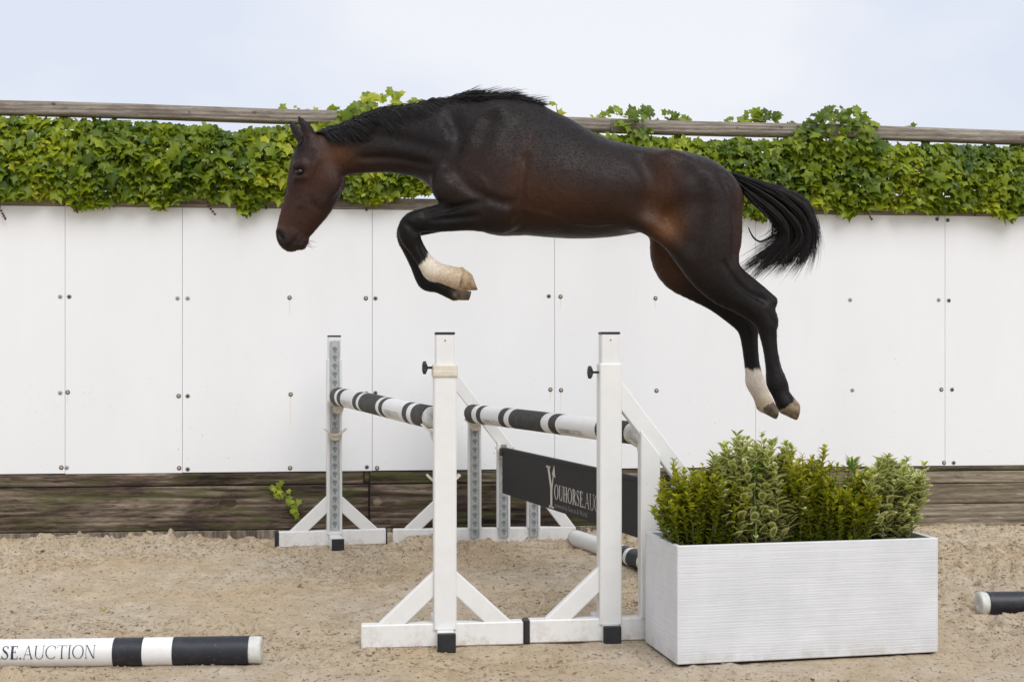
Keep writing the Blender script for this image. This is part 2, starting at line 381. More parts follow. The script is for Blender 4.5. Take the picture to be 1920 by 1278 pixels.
# ------------------------------------------------------------------ arena wall
TW = 0.10417; WA = math.atan(TW)
def wall_sz(px, py, off=0.0):
    u = (px - 960) / F; Y = (10.2 - off + 3.917 * TW) / (1 - u * TW); X = u * Y
    return (X + 3.917) / math.cos(WA), CAMH + (HZ - py) / F * Y
wall = empty('panel_fence', (-3.917, 10.2, 0), WA)
tag(wall, 'long arena fence of white panels on timber planks with a top rail', 'fence')
SL, SR = -2.2, 10.6
ZT, ZB = 2.57, 0.515
b = MB(); b.box(SL, SR, 0.014, 0.05, 0.0, 2.60); b.build('backing', M['backing'], wall)
seams = [SL] + [wall_sz(x, 640)[0] for x in (122, 342, 698, 1040, 1417, 1772)] + [wall_sz(2140, 640)[0], SR]
screw_b = MB(); screw_b.lathe([(0.021, 0.0), (0.021, -0.003), (0.019, -0.004), (0.012, -0.005), (0.011, -0.009), (0.004, -0.011)], 14, 0, 'y')
def screw_mesh(nm, a, c):
    s_ = MB(); s_.lathe([(0.0175, 0.0), (0.0175, -0.003), (0.016, -0.004)], 14, 0, 'y'); s_.lathe([(0.0095, -0.004), (0.0095, -0.008), (0.005, -0.010)], 10, 1, 'y')
    return s_.mesh(nm, [a, c], True)
SC = [screw_mesh('screw_rusty', M['rust'], M['washer']), screw_mesh('screw_zinc', M['washer'], M['zinc']), screw_mesh('screw_dark', M['zinc'], M['black'])]
screws = [(113,556,1),(130,556,2),(333,559,1),(352,559,1),(543,558,0),(686,559,0),(704,559,2),(1029,555,2),(1051,556,0),(1229,559,0),(1594,562,1),(1760,562,1),(1779,563,2),
 (113,736,1),(127,735,0),(335,742,0),(352,742,2),(545,739,0),(687,737,2),(704,736,2),(1032,730,0),(1052,731,0),(1231,732,0),(1598,731,1),(1765,730,0),(1785,730,2),
 (115,876,0),(125,876,1),(336,877,0),(352,879,2),(544,877,0),(688,875,2),(707,877,0),(1770,867,0),(1788,867,2),(1757,411,2),(1777,413,2),(499,389,2),(687,392,2),(1033,868,0),(1055,868,2)]
panels = []
for i in range(len(seams) - 1):
    x0, x1 = seams[i] + 0.0014, seams[i + 1] - 0.0014
    dz = rng.uniform(-0.004, 0.004)
    b = MB(); b.box(x0, x1, 0.0, 0.012, ZB + dz, ZT, 0.0006)
    p = b.build('panel', M['panel'], wall); panels.append((x0, x1, p))
for (px, py, k) in screws:
    s_, z_ = wall_sz(px, py)
    for (x0, x1, p) in panels:
        if x0 < s_ < x1: link('screw', SC[k], p, (s_, 0.001, z_)); break
stm = simple('rust_stain', (0.76, 0.70, 0.58), 0.5, 0.06, 30)
for (px, py, k) in screws:
    if k == 0 and py < 860 and rng.random() < 0.75:
        s_, z_ = wall_sz(px, py); L_ = rng.uniform(0.08, 0.26); e_ = rng.uniform(-0.004, 0.004)
        for (x0, x1, p) in panels:
            if x0 < s_ < x1:
                b = MB(); b.prism([(s_ - 0.003, z_ - 0.016), (s_ + e_ - 0.0012, z_ - L_), (s_ + e_ + 0.0012, z_ - L_ * 0.97), (s_ + 0.003, z_ - 0.016)], -0.0006, 0.003); b.build('rust_streak', stm, p); break
# timber below: two rows at the left, three rows at the right
jl = wall_sz(692, 950)[0]; jr = wall_sz(1330, 930)[0]; ja = wall_sz(1905, 930)[0] + 1.2
def plank(x0, x1, z0, z1, m, y=0.0, nm='plank'):
    b = MB(); b.box(x0, x1, -0.012 + y, 0.013, z0, z1, 0.006); return b.build(nm, m, wall)
for (x0, x1, t) in ((SL, jl - 0.006, 0), (jl + 0.006, jr - 0.004, 0)):
    plank(x0, x1 - (0.04 if t == 0 and x0 == SL else 0), 0.415, 0.508, M['wood_dark'], 0.012)
    plank(x0, x1, 0.068, 0.408, M['wood_dark'], 0.0)
kd = MB(); kd.lathe([(0.028, 0.003), (0.025, -0.0016), (0.021, 0.0), (0.017, -0.002), (0.012, -0.0006), (0.008, -0.003), (0.003, -0.002)], 16, 0, 'y'); kdm = kd.mesh('knot', M['wood_dark'], True)
for (px, py, a_, c_) in ((428, 942, 2.6, 1.5), (708, 940, 1.3, 1.1), (40, 950, 1.8, 0.8), (1010, 945, 1.4, 0.9)):
    s_, z_ = wall_sz(px, py); o = link('knot', kdm, wall, (s_, -0.0125, z_)); o.scale = (a_, 1, c_)
plank(jl - 0.038, jl + 0.004, 0.41, 0.508, M['wood_dark'], 0.017)
for (z0, z1) in ((0.372, 0.468), (0.205, 0.365), (0.02, 0.199)): plank(jr, SR, z0, z1, M['wood_grey'], rng.uniform(-0.003, 0.004))
plank(jr, SR, 0.474, 0.508, M['wood_dark'], 0.004)
b = MB(); b.box(SL, jr - 0.004, -0.03, 0.013, -0.08, 0.064, 0.004); b.build('footing', M['concrete'], wall)
b = MB(); b.box(jr, SR, -0.004, 0.013, -0.08, 0.016, 0.003); b.build('footing', M['concrete'], wall)
b = MB(); b.box(SL, SR, -0.006, 0.06, 2.574, 2.66, 0.006); b.build('capping_beam', M['wood_rail'], wall)
# posts and top rail
for i, s_ in enumerate((-1.2, 0.9, 2.85, 4.6, 6.45, 8.3, 10.2)):
    b = MB(); b.box(s_ - 0.05, s_ + 0.05, 0.062, 0.16, 0, 3.25, 0.008); b.build('post', M['backing'], wall)
rl = [(SL, 3.315 + 0.026), (wall_sz(1135, 235)[0], 0), (SR, 0)]
def rail_z(s_): return 3.312 - 0.0112 * s_
prof = []
for k in range(16):
    t = 2 * math.pi * k / 16; cs, sn = math.cos(t), math.sin(t)
    prof.append((0.06 * np.sign(cs) * abs(cs) ** 0.5, 0.056 * np.sign(sn) * abs(sn) ** 0.45))
for (a, e) in ((SL, 4.72), (4.724, SR)):
    b = MB(); ss = np.linspace(a, e, 14); vs = []; fs = []
    for s_ in ss:
        for (py_, pz_) in prof: vs.append((s_, -0.02 + py_, rail_z(s_) + pz_ + 0.004 * math.sin(s_ * 2.1)))
    for i in range(13):
        for k in range(16): fs.append([i * 16 + k, (i + 1) * 16 + k, (i + 1) * 16 + (k + 1) % 16, i * 16 + (k + 1) % 16])
    fs += [list(range(16)), [13 * 16 + k for k in reversed(range(16))]]
    b.add(vs, fs); b.build('top_rail', M['wood_rail'], wall, True)
# knots in the rail
kb = MB(); kb.lathe([(0.020, 0.003), (0.017, -0.001), (0.012, -0.0005), (0.010, -0.002), (0.004, -0.001)], 12, 0, 'y'); km = kb.mesh('knot', simple('knot_wood', (0.12, 0.09, 0.065), 0.85, 0.6, 70), True)
for (px, py) in ((100, 196), (354, 211), (476, 213), (1152, 231), (1380, 241), (1462, 240), (1914, 258)):
    s_, z_ = wall_sz(px, py, 0.06); o = link('knot', km, wall, (s_, -0.0785, z_)); o.scale = (rng.uniform(0.9, 1.5), 1, rng.uniform(0.6, 1.0))

# ------------------------------------------------------------------ leaves
def leafmesh_ivy(seed):
    r = np.random.default_rng(seed)
    half = [(0.0, 0.02), (0.17, 0.15), (0.42, 0.08), (0.37, -0.14), (0.55, -0.40), (0.27, -0.50), (0.12, -0.72)]
    half = [(x * r.uniform(0.85, 1.15), y + r.uniform(-0.03, 0.03)) for x, y in half]; half[0] = (0, 0.0)
    outl = half + [(0.0, -1.0)] + [(-x * r.uniform(0.85, 1.1), y + r.uniform(-0.03, 0.03)) for x, y in reversed(half[1:])]
    v = [(0, -0.30, 0.06)] + [(x, y, -0.18 * abs(x) - 0.16 * max(0, -y - 0.4) + r.uniform(-0.03, 0.03)) for x, y in outl]
    n = len(outl); f = [[0, 1 + i, 1 + (i + 1) % n] for i in range(n)]
    return np.array(v) + np.array([0, 0.3, 0]), np.array(f)[:, ::-1]
IVY = [leafmesh_ivy(s) for s in (1, 2, 3, 4)]
def leafbasis(nrm, tip):
    nrm = nrm / np.linalg.norm(nrm, axis=1, keepdims=True)
    y = -(tip - (tip * nrm).sum(1, keepdims=True) * nrm); y /= np.linalg.norm(y, axis=1, keepdims=True)
    x = np.cross(y, nrm)
    return np.stack([x, y, nrm], -1)       # columns
def leafset(name, shapes, P, B, sc, tone, mats, parent, fmat=None, kind='stuff'):
    Vs, Fs, Ts, Fm = [], [], [], []; base = 0
    pick = rng.integers(0, len(shapes), len(P))
    for k, (v, f) in enumerate(shapes):
        m = pick == k; q = np.einsum('nij,kj->nki', B[m], v) * sc[m][:, None, None] + P[m][:, None, :]
        c = m.sum(); Vs.append(q.reshape(-1, 3)); Fs.append((f[None] + (np.arange(c) * len(v))[:, None, None]).reshape(-1, f.shape[1]) + base)
        Ts.append(np.repeat(tone[m], len(v))); base += c * len(v)
        if fmat is not None: Fm.append(np.tile(fmat, c))
    me = fastmesh(name, np.concatenate(Vs), np.concatenate(Fs), mats, False)
    a = me.attributes.new('tone', 'FLOAT', 'POINT'); a.data.foreach_set('value', np.concatenate(Ts).astype(np.float32))
    if fmat is not None: me.polygons.foreach_set('material_index', np.concatenate(Fm).astype(np.int32))
    o = link(name, me, parent)
    if kind: o['kind'] = kind
    return o
def tonemesh(name, v, f, tone, mats, fmat=None):
    me = fastmesh(name, v, f, mats, False); a = me.attributes.new('tone', 'FLOAT', 'POINT'); a.data.foreach_set('value', np.full(len(v), tone, dtype=np.float32))
    if fmat is not None: me.polygons.foreach_set('material_index', np.array(fmat, dtype=np.int32))
    return me
def matrix(P, B, s):
    m = Matrix.Identity(4)
    for i in range(3):
        for j in range(3): m[i][j] = B[i, j] * s
        m[i][3] = P[i]
    return m

# ------------------------------------------------------------------ ivy along the wall top (wall space)
ivy = empty('ivy', (-3.917, 10.2, 0), WA)
tag(ivy, 'thick green ivy curtain hanging between the top rail and the white panels', 'ivy')
top_c = [(-200, 222), (0, 219), (150, 221), (300, 230), (395, 236), (440, 246), (480, 240), (540, 232), (600, 232), (800, 238), (1000, 246), (1100, 250), (1300, 258), (1500, 260), (1640, 262), (1680, 272), (1720, 266), (1900, 272), (2150, 278)]
bot_c = [(-200, 380), (0, 384), (60, 386), (110, 382), (150, 404), (185, 400), (230, 384), (270, 392), (300, 402), (335, 384), (370, 378), (430, 388), (455, 410), (475, 404), (500, 384), (560, 392), (640, 378), (690, 392), (720, 392), (760, 378), (820, 372), (1000, 390), (1200, 396), (1380, 402), (1430, 424), (1450, 410), (1490, 396), (1540, 398), (1590, 414), (1620, 400), (1680, 402), (1780, 408), (1850, 404), (1895, 422), (1915, 404), (2150, 410)]
tp = lambda x: np.interp(x, *zip(*top_c)); bt = lambda x: np.interp(x, *zip(*bot_c))
pts = []
n1 = 16000
x = rng.uniform(-150, 2100, n1); e = rng.random(n1); y = tp(x) + 4 + (bt(x) - tp(x) - 14) * e
d = rng.uniform(0.0, 0.20, n1) * (0.55 + 0.45 * np.sin(np.pi * np.clip(e, 0.02, 0.98)))
pts.append(np.stack([x, y, d + 0.0], 1))
x = rng.uniform(-150, 2100, 3600); pts.append(np.stack([x, tp(x) + 14 + (bt(x) - tp(x) - 24) * rng.random(3600), rng.uniform(-0.05, 0.0, 3600)], 1))
def clump(n, x0, x1, y0, y1, d0, d1, shape=True):
    x = rng.uniform(x0, x1, n); e = rng.random(n)
    w = np.sin(np.pi * (x - x0) / (x1 - x0)) ** 0.6 if shape else 1
    y = y1 - (y1 - y0) * w * e
    pts.append(np.stack([x, y, rng.uniform(d0, d1, n)], 1))
clump(210, 618, 800, 176, 250, 0.06, 0.24); clump(60, 655, 790, 168, 210, 0.0, 0.14); clump(50, 610, 700, 205, 250, 0.1, 0.2)
clump(75, 1085, 1300, 200, 232, -0.08, 0.06); clump(60, 1130, 1225, 212, 270, 0.08, 0.16)
clump(60, 1345, 1500, 208, 240, -0.10, 0.02); clump(260, 1475, 1655, 200, 285, 0.05, 0.24); clump(50, 1500, 1650, 198, 240, -0.05, 0.12)
clump(12, 1015, 1066, 192, 232, -0.03, 0.03); clump(6, 1700, 1720, 232, 242, -0.03, 0.02); clump(8, 520, 640, 196, 206, -0.08, -0.03); clump(30, 560, 640, 226, 262, 0.08, 0.15)
clump(8, 1415, 1445, 180 + 22, 225, -0.04, 0.0)
pts = np.concatenate(pts); nl = len(pts)
SZ = np.array([wall_sz(a, b_, c_) for a, b_, c_ in pts])
P = np.stack([SZ[:, 0], -pts[:, 2], SZ[:, 1]], 1)
tilt = rng.normal(0.55, 0.38, nl); yaw = rng.normal(0, 0.55, nl)
nrm = np.stack([np.sin(yaw) * np.cos(tilt), -np.cos(yaw) * np.cos(tilt), np.sin(tilt)], 1)
roll = rng.normal(0, 0.55, nl)
tip = np.stack([np.sin(roll), -0.25 + 0 * roll, -np.cos(roll)], 1)
up = (pts[:, 1] < tp(pts[:, 0]))
tip[up, 2] *= rng.uniform(-0.4, 1, up.sum())
B = leafbasis(nrm, tip)
sc = np.clip(rng.lognormal(math.log(0.058), 0.36, nl), 0.026, 0.13)
patch = vnoise(pts[:, 0], pts[:, 1], 70, 31) + vnoise(pts[:, 0], pts[:, 1] * 1.0, 30, 32)
tone = np.clip(0.46 + 0.60 * patch + rng.normal(0, 0.20, nl), 0, 1)
young = rng.random(nl) < np.clip((patch - 0.25) * 1.0, 0, 0.6); tone[young] = rng.uniform(0.8, 1.0, young.sum()); sc[young] *= 0.62
low = pts[:, 1] > bt(pts[:, 0]) - 26; tone[low] = np.clip(tone[low] + 0.12, 0, 1)
infr = (pts[:, 0] > 5) & (pts[:, 0] < 1915) & ~((pts[:, 0] > 640) & (pts[:, 0] < 1380) & (pts[:, 1] > 255)) & (sc > 0.05)
front = np.where(infr)[0]; front = front[np.argsort(-(pts[front, 2] + rng.uniform(0, 0.03, len(front))))][:300]
rest = np.ones(nl, bool); rest[front] = False
leafset('leaf_mass', IVY, P[rest], B[rest], sc[rest], tone[rest], M['ivy'], ivy)
LM = {(k, t): tonemesh('leaf', *IVY[k], (t + 0.5) / 6, M['ivy']) for k in range(4) for t in range(6)}
for i in front:
    o = link('leaf', LM[(int(rng.integers(0, 4)), min(5, int(tone[i] * 6)))], ivy); o.matrix_local = matrix(P[i], B[i], sc[i])
b = MB()
for k in range(150):
    px = rng.uniform(-120, 2050); py0 = bt(px) - rng.uniform(0, 30); s0, z0 = wall_sz(px, py0); s1, z1 = wall_sz(px + rng.normal(0, 60), tp(px) + rng.uniform(5, 60))
    q = [(s0 + (s1 - s0) * t + rng.normal(0, 0.025), rng.uniform(-0.10, 0.02), z0 + (z1 - z0) * t) for t in np.linspace(0, 1, 6)]
    b.tube(q, np.linspace(0.008, 0.003, 6), 5, False)
for (x0, y0, x1, y1) in ((1042, 225, 1042, 196), (1430, 232, 1432, 206), (690, 190, 745, 172), (1540, 240, 1560, 200)):
    s0, z0 = wall_sz(x0, y0); s1, z1 = wall_sz(x1, y1); b.tube([(s0, 0.0, z0), ((s0 + s1) / 2 + 0.01, -0.02, (z0 + z1) / 2), (s1, -0.02, z1)], [0.005, 0.004, 0.002], 5)
b.build('stems', M['stem'], ivy)['kind'] = 'stuff'
for (px, py) in ((388, 388), (1618, 398), (2, 396)):
    b = MB(); s0, z0 = wall_sz(px, py); dx = rng.uniform(0.03, 0.07)
    q = [(s0, -0.03, z0 + 0.05), (s0 + dx * 0.3, -0.05, z0), (s0 + dx, -0.05, z0 - 0.06)]; b.tube(q, [0.003, 0.002, 0.001], 5)
    for t in range(4):
        c0 = Vector(q[1]).lerp(Vector(q[2]), t / 3); v, f = IVY[t]; a_ = rng.uniform(0, 6)
        rot = Matrix.Rotation(a_, 3, 'Y') @ Matrix.Rotation(R(80), 3, 'X')
        b.add([c0 + rot @ (Vector(p) * rng.uniform(0.016, 0.03)) for p in v], f.tolist())
    b.build('dry_sprig', M['dry'], ivy)
# small ivy sprig in front of the timber
s0, z0 = wall_sz(515, 905); sp = empty('ivy_sprig', wall.matrix_basis @ Vector((s0, -0.02, 0)), WA)
tag(sp, 'small bright ivy sprig growing out over the dark timber planks', 'ivy')
b = MB(); q = [(0.0, -0.005, z0)] ; ends = [(518, 905), (528, 916), (540, 930), (548, 944), (556, 952), (550, 964)]
Q = [(wall_sz(a, c)[0] - s0, -0.02 - 0.008 * i, wall_sz(a, c)[1]) for i, (a, c) in enumerate(ends)]
b.tube(Q, np.linspace(0.005, 0.002, 6), 5); b.build('stem', M['gstem'], sp)
for k in range(24):
    t = rng.random() * 4.99; i = int(t); p0 = Vector(Q[i]).lerp(Vector(Q[i + 1]), t - i) + Vector((rng.normal(0, 0.022), rng.uniform(-0.03, 0), rng.normal(0, 0.02)))
    bb = leafbasis(np.array([[rng.normal(0, 0.4), -1, rng.uniform(0, 0.7)]]), np.array([[rng.normal(0, 0.6), -0.2, -1.0]]))[0]
    o = link('leaf', LM[(k % 4, int(rng.integers(3, 6)))], sp); o.matrix_local = matrix(np.array(p0), bb, rng.uniform(0.04, 0.065))

# ------------------------------------------------------------------ lettering (own serif capitals)
def quad(a, b_, c, d): return [(a, b_, c), (a, c, d)]
def rect(x0, y0, x1, y1, n=1):
    o = []; ys = np.linspace(y0, y1, n + 1)
    for i in range(n): o += quad((x0, ys[i]), (x1, ys[i]), (x1, ys[i + 1]), (x0, ys[i + 1]))
    return o
def bar(x0, y0, x1, y1, w, n=3):
    o = []
    for i in range(n):
        a, c = i / n, (i + 1) / n; xa, ya, xb, yb = x0 + (x1 - x0) * a, y0 + (y1 - y0) * a, x0 + (x1 - x0) * c, y0 + (y1 - y0) * c
        o += quad((xa - w / 2, ya), (xa + w / 2, ya), (xb + w / 2, yb), (xb - w / 2, yb))
    return o
def ring(cx, cy, rx, ry, tx, ty, a0=0, a1=360, n=24):
    o = []; A = [R(a0 + (a1 - a0) * i / n) for i in range(n + 1)]
    for i in range(n):
        p = [(cx + rx * math.cos(A[i]), cy + ry * math.sin(A[i])), (cx + rx * math.cos(A[i + 1]), cy + ry * math.sin(A[i + 1]))]
        q = [(cx + (rx - tx) * math.cos(A[i]), cy + (ry - ty) * math.sin(A[i])), (cx + (rx - tx) * math.cos(A[i + 1]), cy + (ry - ty) * math.sin(A[i + 1]))]
        o += quad(p[0], p[1], q[1], q[0])
    return o
def glyph(ch, T, t):
    sf = 0.035
    def ser(x, y, w): return rect(x - w / 2, y - (sf if y > 0.5 else 0), x + w / 2, y + (0 if y > 0.5 else sf))
    if ch == 'I': return rect(0.12, 0, 0.12 + T, 1, 4) + ser(0.12 + T / 2, 0, T + 0.18) + ser(0.12 + T / 2, 1, T + 0.18), 0.24 + T
    if ch == 'O': return ring(0.42, 0.5, 0.42, 0.515, T, t), 0.84
    if ch == 'C': return ring(0.42, 0.5, 0.42, 0.515, T, t, 42, 318) + rect(0.70, 0.68, 0.70 + t, 0.93), 0.80
    if ch == 'U':
        return rect(0.1, 0.3, 0.1 + T, 1, 3) + rect(0.70 - t, 0.3, 0.70, 1, 3) + ring(0.40, 0.3, 0.30, 0.315, (T + t) / 2, t, 180, 360, 14) + ser(0.1 + T / 2, 1, T + 0.18) + ser(0.70 - t / 2, 1, t + 0.18), 0.80
    if ch == 'T': return rect(0.34 - T / 2, 0, 0.34 + T / 2, 1, 4) + rect(0, 1 - t, 0.68, 1) + rect(0, 0.78, t * 0.7, 1) + rect(0.68 - t * 0.7, 0.78, 0.68, 1) + ser(0.34, 0, T + 0.18), 0.68
    if ch == 'A': return bar(0.08, 0, 0.38, 1, t, 4) + bar(0.66, 0, 0.38, 1, T, 4) + rect(0.17, 0.32, 0.58, 0.32 + t) + ser(0.08, 0, 0.2) + ser(0.66, 0, T + 0.16), 0.76
    if ch == 'N': return rect(0.1, 0, 0.1 + t, 1, 4) + rect(0.72 - t, 0, 0.72, 1, 4) + bar(0.1 + T / 2, 1, 0.72 - T / 2, 0, T, 4) + ser(0.1 + t / 2, 0, t + 0.18) + ser(0.72 - t / 2, 1, t + 0.18) + ser(0.09, 1, 0.16), 0.82
    if ch == 'H': return rect(0.1, 0, 0.1 + T, 1, 4) + rect(0.72 - T, 0, 0.72, 1, 4) + rect(0.1, 0.5 - t / 2, 0.72, 0.5 + t / 2) + sum([ser(x, y, T + 0.16) for x in (0.1 + T / 2, 0.72 - T / 2) for y in (0, 1)], []), 0.82
    if ch == 'E': return rect(0.1, 0, 0.1 + T, 1, 4) + rect(0.02, 0, 0.58, t) + rect(0.02, 1 - t, 0.55, 1) + rect(0.1, 0.5, 0.44, 0.5 + t) + rect(0.54, 0, 0.58, 0.22) + rect(0.51, 0.8, 0.55, 1) + rect(0.41, 0.4, 0.44, 0.65), 0.62
    if ch == 'R': return rect(0.1, 0, 0.1 + T, 1, 4) + ring(0.3, 0.745, 0.28, 0.255, T, t, -90, 90, 14) + rect(0.1, 1 - t, 0.31, 1) + rect(0.1, 0.49, 0.31, 0.49 + t) + bar(0.34, 0.5, 0.64, 0, T, 3) + ser(0.1 + T / 2, 0, T + 0.16) + rect(0.02, 1 - sf, 0.12, 1) + ser(0.66, 0, 0.16), 0.72
    if ch == 'S':
        P_ = [(0.47, 0.80), (0.42, 0.94), (0.28, 0.985), (0.14, 0.93), (0.10, 0.79), (0.17, 0.65), (0.30, 0.54), (0.43, 0.42), (0.48, 0.27), (0.42, 0.10), (0.27, 0.018), (0.13, 0.06), (0.06, 0.22)]
        o = []
        for i in range(len(P_) - 1):
            (xa, ya), (xb, yb) = P_[i], P_[i + 1]
            wf = lambda y, k: t + (T - t) * max(0, 1 - abs(k - 6) / 3.2)
            wa, wb = wf(ya, i), wf(yb, i + 1); L = math.hypot(xb - xa, yb - ya); nx_, ny_ = -(yb - ya) / L, (xb - xa) / L
            o += quad((xa - nx_ * wa / 2, ya - ny_ * wa / 2), (xa + nx_ * wa / 2, ya + ny_ * wa / 2), (xb + nx_ * wb / 2, yb + ny_ * wb / 2), (xb - nx_ * wb / 2, yb - ny_ * wb / 2))
        return o + rect(0.455, 0.74, 0.49, 0.97) + rect(0.03, 0.03, 0.065, 0.27), 0.56
    if ch == 'Y': return rect(0.36 - T / 2, 0, 0.36 + T / 2, 0.48, 2) + bar(0.06, 1, 0.36, 0.44, T, 3) + bar(0.66, 1, 0.38, 0.44, t, 3) + ser(0.36, 0, T + 0.18) + ser(0.07, 1, T + 0.14) + ser(0.66, 1, 0.2), 0.72
    if ch == '.': return rect(0.05, 0, 0.17, 0.12), 0.22
    return [], 0.35
def lettering(words, h, gap=0.05):        # words: (text, thick, thin); triangles in metres, baseline 0
    x = 0; T = []
    for (w, a, c) in words:
        for ch in w:
            tri, adv = glyph(ch, a, c)
            T += [[((px_ + x) * h, py_ * h) for px_, py_ in t3] for t3 in tri]; x += adv + gap
    return T, x * h
def subdiv(T, L):
    o = []; st = list(T)
    while st:
        a, b_, c = st.pop(); e = [math.dist(a, b_), math.dist(b_, c), math.dist(c, a)]; k = int(np.argmax(e))
        if e[k] < L: o.append((a, b_, c)); continue
        p = [a, b_, c]; p = p[k:] + p[:k]; m = ((p[0][0] + p[1][0]) / 2, (p[0][1] + p[1][1]) / 2)
        st += [(p[0], m, p[2]), (m, p[1], p[2])]
    return o
def ccw(t3):
    (a, b_, c) = t3
    return t3 if (b_[0] - a[0]) * (c[1] - a[1]) - (b_[1] - a[1]) * (c[0] - a[0]) > 0 else (a, c, b_)

# ------------------------------------------------------------------ poles
def pole(name, label, p0, p1, r0, r1, bands, texts=(), group=None, plug=True, worn=False, roll=0.0):
    """local +x runs p0 -> p1; bands = [(fraction, material index)] 0 white 1 black 2 plug"""
    p0, p1 = Vector(p0), Vector(p1); d = p1 - p0; L = d.length
    root = bpy.data.objects.new(name, None)
    b = MB(); n = 28; xs = []; prev = 0.0
    rr = lambda f: r0 + (r1 - r0) * f
    prof = []
    for (f1, mi) in bands:
        k = max(1, int((f1 - prev) * L / 0.25)); ff = np.linspace(prev, f1, k + 1)
        extra = 0.0006 if mi == 1 else (-0.003 if mi == 2 else 0)
        vs = []; fs = []
        for f in ff:
            for j in range(n):
                t = 2 * math.pi * j / n; r = rr(f) + extra + 0.0012 * math.sin(3 * t + f * 9); vs.append((f * L, r * math.cos(t), r * math.sin(t)))
        for i in range(k):
            for j in range(n): fs.append([i * n + j, i * n + (j + 1) % n, (i + 1) * n + (j + 1) % n, (i + 1) * n + j])
        b.add(vs, fs, mi); prev = f1
    for (f, s_) in ((0.0, -1), (1.0, 1)):
        r = rr(f) - 0.002; vs = []; fs = []
        for (q, dx) in ((1.0, -0.001), (0.93, 0.006), (0.3, 0.007), (0.22, 0.001), (0.05, 0.0)):
            for j in range(n): vs.append((f * L + s_ * dx, q * r * math.cos(2 * math.pi * j / n), q * r * math.sin(2 * math.pi * j / n)))
        for i in range(4):
            for j in range(n):
                q_ = [i * n + j, i * n + (j + 1) % n, (i + 1) * n + (j + 1) % n, (i + 1) * n + j]; fs.append(q_ if s_ > 0 else q_[::-1])
        fs.append([4 * n + j for j in (range(n) if s_ > 0 else reversed(range(n)))])
        b.add(vs, fs, 2)
    blk = M['p_worn'] if worn else M['p_black']
    me = b.mesh(name, [M['p_white'], blk, M['p_plug']], True)
    o = link(name, me)
    X = d.normalized(); Zu = Vector((0, 0, 1)); Yv = Zu.cross(X).normalized(); Zv = X.cross(Yv)
    mt = Matrix((X, Yv, Zv)).transposed().to_4x4(); mt.translation = p0; o.matrix_world = mt
    tag(o, label, 'pole', group)
    for (words, h, f_at, ang, flip, mat) in texts:       # f_at: fraction of the text's start, ang: centre angle on the pole
        T, w = lettering(words, h); b = MB(); vs = []; fs = []
        for t3 in subdiv([ccw(t) for t in T], 0.02):
            for (x, y) in t3:
                x_ = f_at * L + (x if not flip else -x); r = rr(x_ / L) + 0.0016
                a = ang + (y - h / 2) / r; vs.append((x_, -r * math.cos(a), r * math.sin(a)))
            k = len(vs); fs.append([k - 3, k - 2, k - 1])
        b.add(vs, fs); b.build('lettering', mat, o)
    return o
BOLD, LIGHT = (0.17, 0.06), (0.085, 0.035)
NAME = [('YOUHORSE', *BOLD), ('.', *LIGHT), ('AUCTION', *LIGHT)]
Ltot = lettering(NAME, 0.062)[1]
# ground pole front left: right end at px 488
pr = at(488, 1217, 6.26); pl = pr + Vector((-3.4, -0.205, 0.0)); rg = 0.0655
pr.z = pl.z = rg - 0.004
Lp = (pr - pl).length
fpx = lambda px: 1 - ((488 - px) / F * 6.24) / Lp
pole('ground_pole', 'white and black painted pole lying on sand, dark lettering on its white part', pl, pr, rg, rg,
     [(0.015, 2), (0.1, 1), (0.14, 0), (0.18, 1), (fpx(219), 0), (fpx(273), 1), (fpx(328), 0), (fpx(468), 1), (1.0, 2)],
     [(NAME, 0.062, fpx(191) - Ltot / Lp, R(15), False, M['navy'])])
pa = at(1836, 1130, 7.40); pa.z = 0.0655 - 0.004; pb = pa + Vector((3.4, 0.12, 0))
pole('ground_pole', 'black ended pole lying on sand by the weathered grey planks', pa, pb, 0.0665, 0.0665,
     [(0.012, 2), (0.14, 1), (0.19, 0), (0.23, 1), (0.77, 0), (0.81, 1), (0.86, 0), (0.988, 1), (1.0, 2)])
pa = at(1078, 1000, 9.98); pa.z = 0.062; pb = pa + Vector((0.345, -0.94, 0)) * 2.9
pole('ground_pole', 'dirty white pole with black bands on sand beneath the hanging black board', pa, pb, 0.0625, 0.0625,
     [(0.012, 2), (0.30, 0), (0.335, 1), (0.352, 0), (0.41, 1), (0.44, 0), (0.56, 1), (0.66, 0), (0.98, 0), (1.0, 2)])
UB = [(0.068, 1), (0.103, 0), (0.152, 1), (0.314, 0), (0.36, 1), (0.39, 0), (0.58, 1), (0.61, 0), (0.645, 1), (0.824, 0), (0.86, 1), (0.895, 0), (0.978, 1), (1.0, 2)]
NW = [('YOUHORSE', 0.15, 0.05), ('.', *LIGHT), ('AUCTION', 0.09, 0.05)]
p1a, p1b = Vector((-1.288, 9.90, 1.122)), Vector((-0.388, 6.735, 1.124))
pole('jump_pole', 'banded pole resting between the two plain upright standards', p1a, p1b, 0.0665, 0.058, UB,
     [(NW, 0.036, 0.165, R(-18), False, M['worn_ink']), (NW, 0.036, 0.665, R(-18), False, M['worn_ink'])], 'raised jump poles', worn=True)
p2a, p2b = Vector((-0.292, 10.0, 0.990)), Vector((0.652, 6.885, 1.036))
UB2 = [(0.062, 1), (0.10, 0), (0.135, 1), (0.275, 0), (0.315, 1), (0.35, 0), (0.56, 1), (0.605, 0), (0.645, 1), (0.85, 0), (0.88, 1), (0.91, 0), (0.978, 1), (1.0, 2)]
pole('jump_pole', 'banded pole resting between the two winged stands', p2a, p2b, 0.0700, 0.0585, UB2,
     [(NW, 0.034, 0.145, R(-32), False, M['worn_ink']), (NW, 0.034, 0.66, R(-32), False, M['navy'])], 'raised jump poles', worn=True)

